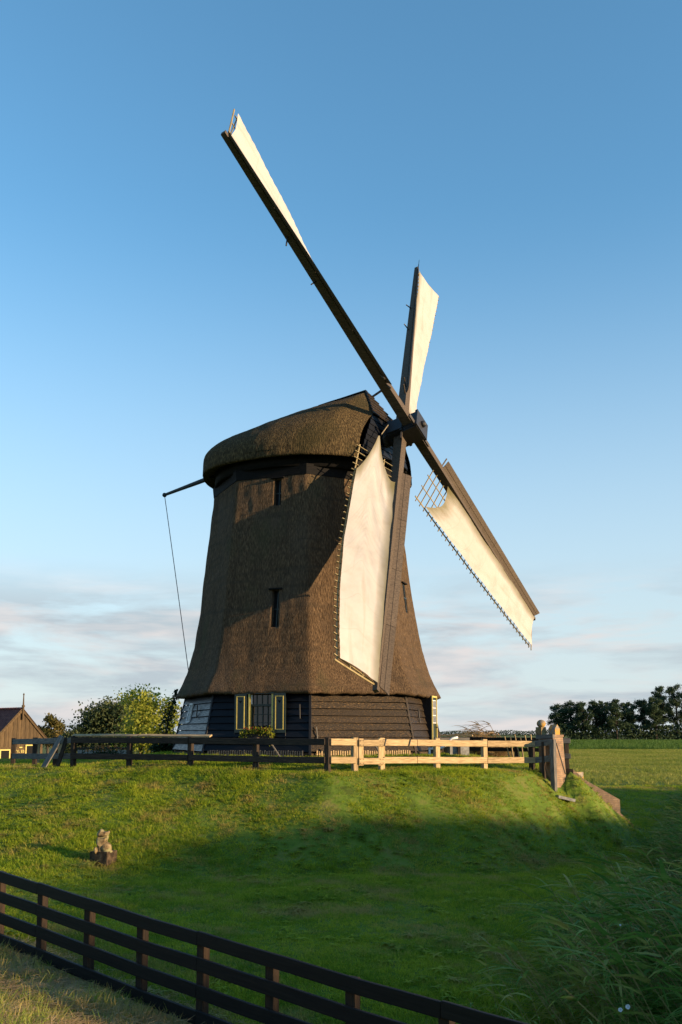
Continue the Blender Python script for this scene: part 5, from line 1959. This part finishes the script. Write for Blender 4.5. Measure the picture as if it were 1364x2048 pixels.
def grass():
    src = [blade_source('lawn_tuft', 16, .075, .085, .010, M['grass'], 40 + k, .9, .9, .15) for k in range(4)]
    X = []; Y = []
    for n, a, b in ((33000, 9.5, 16), (60000, 16, 30), (44000, 30, 50)):
        x, y = sample(n, a, b, 260); X.append(x); Y.append(y)
    x = np.concatenate(X); y = np.concatenate(Y)
    z = height(x, y)
    dn = (x - FG0[0]) * FGN[0] + (y - FG0[1]) * FGN[1]
    sd = poly_sd(x, y, PLATEAU)
    dd = line_dist(x, y, DITCH)
    P3 = np.stack([x, y, z * 0], -1)
    bare = fbm(P3 * .9 + 40, 4)
    slope = (sd > -.3) & (sd < 3.6)
    ok = in_view(x, y, z, 260) & keep_grass(x, y) & (dn < .1) & (dd > .9) & (poly_sd(x, y, PLATEAU) < 26) & ((bare < .22) | ~slope | (RNG.random(len(x)) < .25))
    x, y, z = x[ok], y[ok], z[ok]
    tuft = fbm(np.stack([x, y, z * 0], -1) * .8 + 11, 3)
    scl = RNG.uniform(.65, 1.2, len(x)) * (1 + .55 * np.clip(tuft, -.6, 1)) * (1 + .15 * np.clip((y - 16) / 14, 0, 2))
    rot = np.stack([RNG.uniform(-.2, .2, len(x)), RNG.uniform(-.2, .2, len(x)), RNG.uniform(0, 6.28, len(x))], -1)
    make_scatter('lawn_grass', np.stack([x, y, z], -1), rot, scl, src, 'short green grass on the lawn and the mound', 'grass')
    # broad-leaved weeds in the turf
    src = []
    for k in range(3):
        r_ = np.random.default_rng(300 + k); V = []
        for j in range(9):
            a = 2 * math.pi * j / 9 + r_.uniform(-.3, .3)
            V += ribbon((0, 0, .01), (math.cos(a), math.sin(a), r_.uniform(.25, .8)), r_.uniform(.09, .16), .04, .9, 3, np.array([-math.sin(a), math.cos(a), 0]))
        src.append(bpy.data.objects.new('weed', fast_mesh('weed', V, 4, M['grass'])))
    x, y = sample(5200, 10, 34); z = height(x, y)
    cl = fbm(np.stack([x, y, z * 0], -1) * .7 + 71, 3)
    dn = (x - FG0[0]) * FGN[0] + (y - FG0[1]) * FGN[1]
    ok = in_view(x, y, z) & keep_grass(x, y) & (dn < -.1) & (cl > .1) & (line_dist(x, y, DITCH) > 1.2)
    x, y, z = x[ok], y[ok], z[ok]
    rot = np.stack([np.zeros(len(x)), np.zeros(len(x)), RNG.uniform(0, 6.28, len(x))], -1)
    make_scatter('turf_weeds', np.stack([x, y, z + .03], -1), rot, RNG.uniform(.6, 1.4, len(x)), src, 'low broad-leaved weeds in the turf', 'weeds')
    # coarser tussocks on the slope
    src = [blade_source('tussock', 26, .10, .17, .013, M['grass'], 140 + k, .9, 1.0, .2) for k in range(4)]
    x, y = sample(15000, 19, 40); z = height(x, y)
    sd = poly_sd(x, y, PLATEAU)
    cl = fbm(np.stack([x, y, z * 0], -1) * 1.3 + 21, 3)
    ok = in_view(x, y, z) & keep_grass(x, y) & (sd > -2.5) & (sd < 9) & (cl > .02) & (line_dist(x, y, DITCH) > 1.2)
    x, y, z, cl = x[ok], y[ok], z[ok], cl[ok]
    rot = np.stack([RNG.uniform(-.2, .2, len(x)), RNG.uniform(-.2, .2, len(x)), RNG.uniform(0, 6.28, len(x))], -1)
    make_scatter('slope_tussocks', np.stack([x, y, z], -1), rot, RNG.uniform(.55, 1.1, len(x)) * (.7 + .8 * cl), src, 'coarse grass tussocks on the sunny mound slope', 'grass')
    # long grass and straw on the near bank
    src = [blade_source('bank_tuft', 18, .10, .24, .011, M['grass_long'], 60 + k, .8, .8, .2) for k in range(4)]
    x, y = sample(15000, 6.0, 15.5); z = height(x, y)
    dn = (x - FG0[0]) * FGN[0] + (y - FG0[1]) * FGN[1]
    cl = fbm(np.stack([x, y, z * 0], -1) * 1.1 + 3, 3)
    ok = in_view(x, y, z, 80) & (dn > .02) & (cl + RNG.normal(0, .25, len(x)) > -.12)
    x, y, z = x[ok], y[ok], z[ok]
    rot = np.stack([RNG.uniform(-.25, .25, len(x)), RNG.uniform(-.25, .25, len(x)), RNG.uniform(0, 6.28, len(x))], -1)
    make_scatter('bank_grass', np.stack([x, y, z], -1), rot, RNG.uniform(.35, 1.05, len(x)), src, 'longer grass on the near bank below the black fence', 'grass')
    src = []
    for k in range(3):
        r_ = np.random.default_rng(80 + k); V = []
        for j in range(26):
            a = r_.uniform(0, 6.28); q = np.array([r_.normal(0, .12), r_.normal(0, .12), r_.uniform(.005, .05)])
            V += ribbon(q, (math.cos(a), math.sin(a), r_.uniform(-.05, .25)), r_.uniform(.12, .3), .006, .15, 2, np.array([-math.sin(a), math.cos(a), .2]))
        src.append(bpy.data.objects.new('straw_wisp', fast_mesh('straw_wisp', V, 4, M['straw'])))
    x, y = sample(5200, 6.0, 15.5); z = height(x, y)
    dn = (x - FG0[0]) * FGN[0] + (y - FG0[1]) * FGN[1]
    ok = in_view(x, y, z, 80) & (dn > -.3)
    x, y, z = x[ok], y[ok], z[ok]
    rot = np.stack([np.zeros(len(x)), np.zeros(len(x)), RNG.uniform(0, 6.28, len(x))], -1)
    make_scatter('cut_straw', np.stack([x, y, z + .02], -1), rot, RNG.uniform(.6, 1.2, len(x)), src, 'dry cut grass lying on the near bank', 'straw')
    # tall tuft by the statue
    r_ = np.random.default_rng(6); V = []
    b = np.array([-5.98, 22.25, hz(-5.98, 22.25)])
    for k in range(60):
        a = r_.uniform(0, 6.28)
        V += ribbon((r_.normal(0, .07), r_.normal(0, .05), 0), (math.cos(a) * .6 - .2, math.sin(a) * .6, 1), r_.uniform(.15, .34), .014, 1.2, 3, np.array([1, .2, 0]))
    T = link('grass_tuft', fast_mesh('grass_tuft', V, 4, M['grass_long']), Matrix.Translation(Vector(b)))
    tag(T, 'long grass tuft at the left foot of the stone figure', 'grass tuft')
    # meadow and crop across the ditch
    src = [blade_source('meadow_tuft', 12, .22, .22, .03, M['meadow_grass'], 90 + k, .8, .9, .1, 2) for k in range(3)]
    x, y = sample(90000, 50, 165, 20); z = height(x, y)
    far = smooth01((np.hypot(x, y) - 55) / 30); z = z * (1 - far) - 1.53 * far
    ok = in_view(x, y, z, 20) & (x > 2) & (line_dist(x, y, DITCH) > 1.6)
    x, y, z = x[ok], y[ok], z[ok]
    rot = np.stack([np.zeros(len(x)), np.zeros(len(x)), RNG.uniform(0, 6.28, len(x))], -1)
    make_scatter('meadow_grass', np.stack([x, y, z], -1), rot, RNG.uniform(.5, 1.2, len(x)), src, 'mown meadow beyond the reed ditch', 'meadow')
    src = [blade_source('crop_plant', 14, .45, .75, .10, M['crop_leaf'], 95 + k, .7, .9, .1, 2) for k in range(3)]
    x, y = sample(42000, 165, 385, 20)
    ok = (x > -20)
    x, y = x[ok], y[ok]
    rot = np.stack([np.zeros(len(x)), np.zeros(len(x)), RNG.uniform(0, 6.28, len(x))], -1)
    make_scatter('crop_plants', np.stack([x, y, x * 0 - 1.55], -1), rot, RNG.uniform(.7, 1.25, len(x)), src, 'dark green crop standing beyond the meadow', 'crop')


grass()


def reed_source(name, n, H, seed, spread):
    r_ = np.random.default_rng(seed); V = []; mi = []
    for k in range(n):
        b = np.array([r_.normal(0, spread), r_.normal(0, spread), -.1])
        d = unit([-.30 + r_.normal(0, .16), r_.normal(0, .16), 1.0])
        h = H * r_.uniform(.55, 1.1)
        p = b.copy(); nd = 5; st = h / nd; dd = d.copy()
        for j in range(nd):
            q = p + dd * st
            sd = unit(np.cross(dd, [0, 1, .1]))
            w = .006
            V += [p - sd * w, p + sd * w, q + sd * w * .8, q - sd * w * .8]; mi.append(1)
            V += [p - np.array([0, w, 0]), p + np.array([0, w, 0]), q + np.array([0, w, 0]), q - np.array([0, w, 0])]; mi.append(1)
            if j > 0:
                for s in range(2):
                    a = math.pi + r_.normal(0, .75)
                    ld = unit([math.cos(a), math.sin(a), r_.uniform(.25, 1.1)])
                    rb = ribbon(q - dd * st * r_.random() * .5, ld, r_.uniform(.4, .85), r_.uniform(.034, .060), r_.uniform(.5, 1.3), 4, unit(np.cross(ld, [.1, .3, 1]) + r_.normal(0, .3, 3)))
                    V += rb; mi += [0] * 4
            p = q; dd = unit(dd + np.array([-.07, 0, -.02]))
        if r_.random() < .16:
            for s in range(10):
                rb = ribbon(p - dd * .02 * s, unit([-.7 + r_.normal(0, .4), r_.normal(0, .4), .6]), r_.uniform(.08, .16), .012, .9, 2)
                V += rb; mi += [2] * 2
    me = fast_mesh(name, V, 4, [M['reed'], M['reed_stem'], M['plume']], False, mi)
    return bpy.data.objects.new(name, me)


def reeds():
    src = [reed_source('reed_clump', 10, 2.15, 200 + k, .28) for k in range(6)]
    n = 9000
    y = np.sqrt(RNG.uniform(6.5 ** 2, 64 ** 2, n)); x = RNG.uniform(0, 45, n)
    dl = line_dist(x, y, DITCH)
    # bed reaches from the ditch edge well to the right of the frame
    left = np.interp(y, [6, 13, 22, 32.5, 40, 48, 60, 74], [1.5, 2.4, 6.9, 11.4, 14.0, 20.5, 38, 70])
    right = np.interp(y, [6, 13, 22, 32.5, 40, 48, 60, 74], [5.5, 7.5, 12, 17.5, 21, 29, 52, 90])
    edge = left + .5 * fbm(np.stack([y * .6, y * 0, y * 0], -1), 3)
    ok = (x > edge) & (x < right)
    z = height(x, y)
    ok &= in_view(x, y, z + 1.0, 260)
    dens = np.interp(y, [6, 14, 30, 60], [1.0, .9, .9, .8])
    ok &= RNG.random(n) < dens
    x, y, z, left = x[ok], y[ok], z[ok], edge[ok]
    s = (.55 + .5 * smooth01((x - left) / 1.6)) * RNG.uniform(.75, 1.15, len(x))
    s = s * np.interp(y, [6, 14, 20, 38, 60], [1.0, 1.0, .85, .75, .75])
    rot = np.stack([RNG.normal(0, .10, len(x)), RNG.normal(0, .10, len(x)) - .05, RNG.normal(0, .5, len(x))], -1)
    make_scatter('reed_bed', np.stack([x, y, z], -1), rot, s, src, 'tall dark green reeds filling the ditch at the right', 'reeds')
    # golden reeds behind the mound
    src = [reed_source('golden_reed', 9, 1.7, 220 + k, .3) for k in range(3)]
    for o in src:
        o.data.materials[0] = M['straw']; o.data.materials[1] = M['straw']
    x = RNG.uniform(6.9, 9.0, 46); y = RNG.uniform(47, 50, 46)
    z = height(x, y)
    rot = np.stack([np.zeros(46), RNG.normal(-.25, .1, 46), RNG.normal(0, .4, 46)], -1)
    make_scatter('golden_reeds', np.stack([x, y, z], -1), rot, RNG.uniform(.7, 1.15, 46), src, 'golden windblown reeds behind the dark fence', 'reeds')


reeds()


def flowers():
    r_ = np.random.default_rng(9)
    for k, (x, y, z, lab) in enumerate(((2.98, 10.3, -1.72, 'left of the two open white bindweed flowers low in the reeds'),
                                       (3.06, 10.3, -1.69, 'right, higher one of the two open white bindweed flowers'),
                                       (3.12, 10.2, -1.92, 'small white bindweed flower lowest at the bottom edge of the reeds'),
                                       (3.86, 13.2, -1.42, 'tiny white bindweed flower higher up in the right reeds'))):
        b = np.array([x, y, z])
        T = thing('bindweed_flower', lab, 'flower', tuple(b))
        V = []; F = []
        ax = unit([-.3, -1, .35]); s1 = unit(np.cross(ax, [0, 0, 1])); s2 = np.cross(s1, ax)
        sc = (.019, .021, .013, .012)[k]
        for (rr, h) in ((.15, -1.0), (.45, -.3), (1.0, .12), (1.15, .0)):
            for j in range(10):
                a = 2 * math.pi * j / 10
                wv = 1 + .12 * (j % 2)
                V.append(b + sc * (ax * h + (math.cos(a) * s1 + math.sin(a) * s2) * rr * wv))
        for i in range(3):
            for j in range(10):
                F.append((i * 10 + j, i * 10 + (j + 1) % 10, i * 10 + 10 + (j + 1) % 10, i * 10 + 10 + j))
        obj_world('petals', V, F, M['petal_white'], T)
        mb = MB(); mb.tube([b - ax * sc, b - ax * sc * 3 - ZUP * .15, b - ZUP * .6 + np.array([.1, .1, 0])], .004, 5); mb.build('stem', M['reed_stem'], T)


flowers()
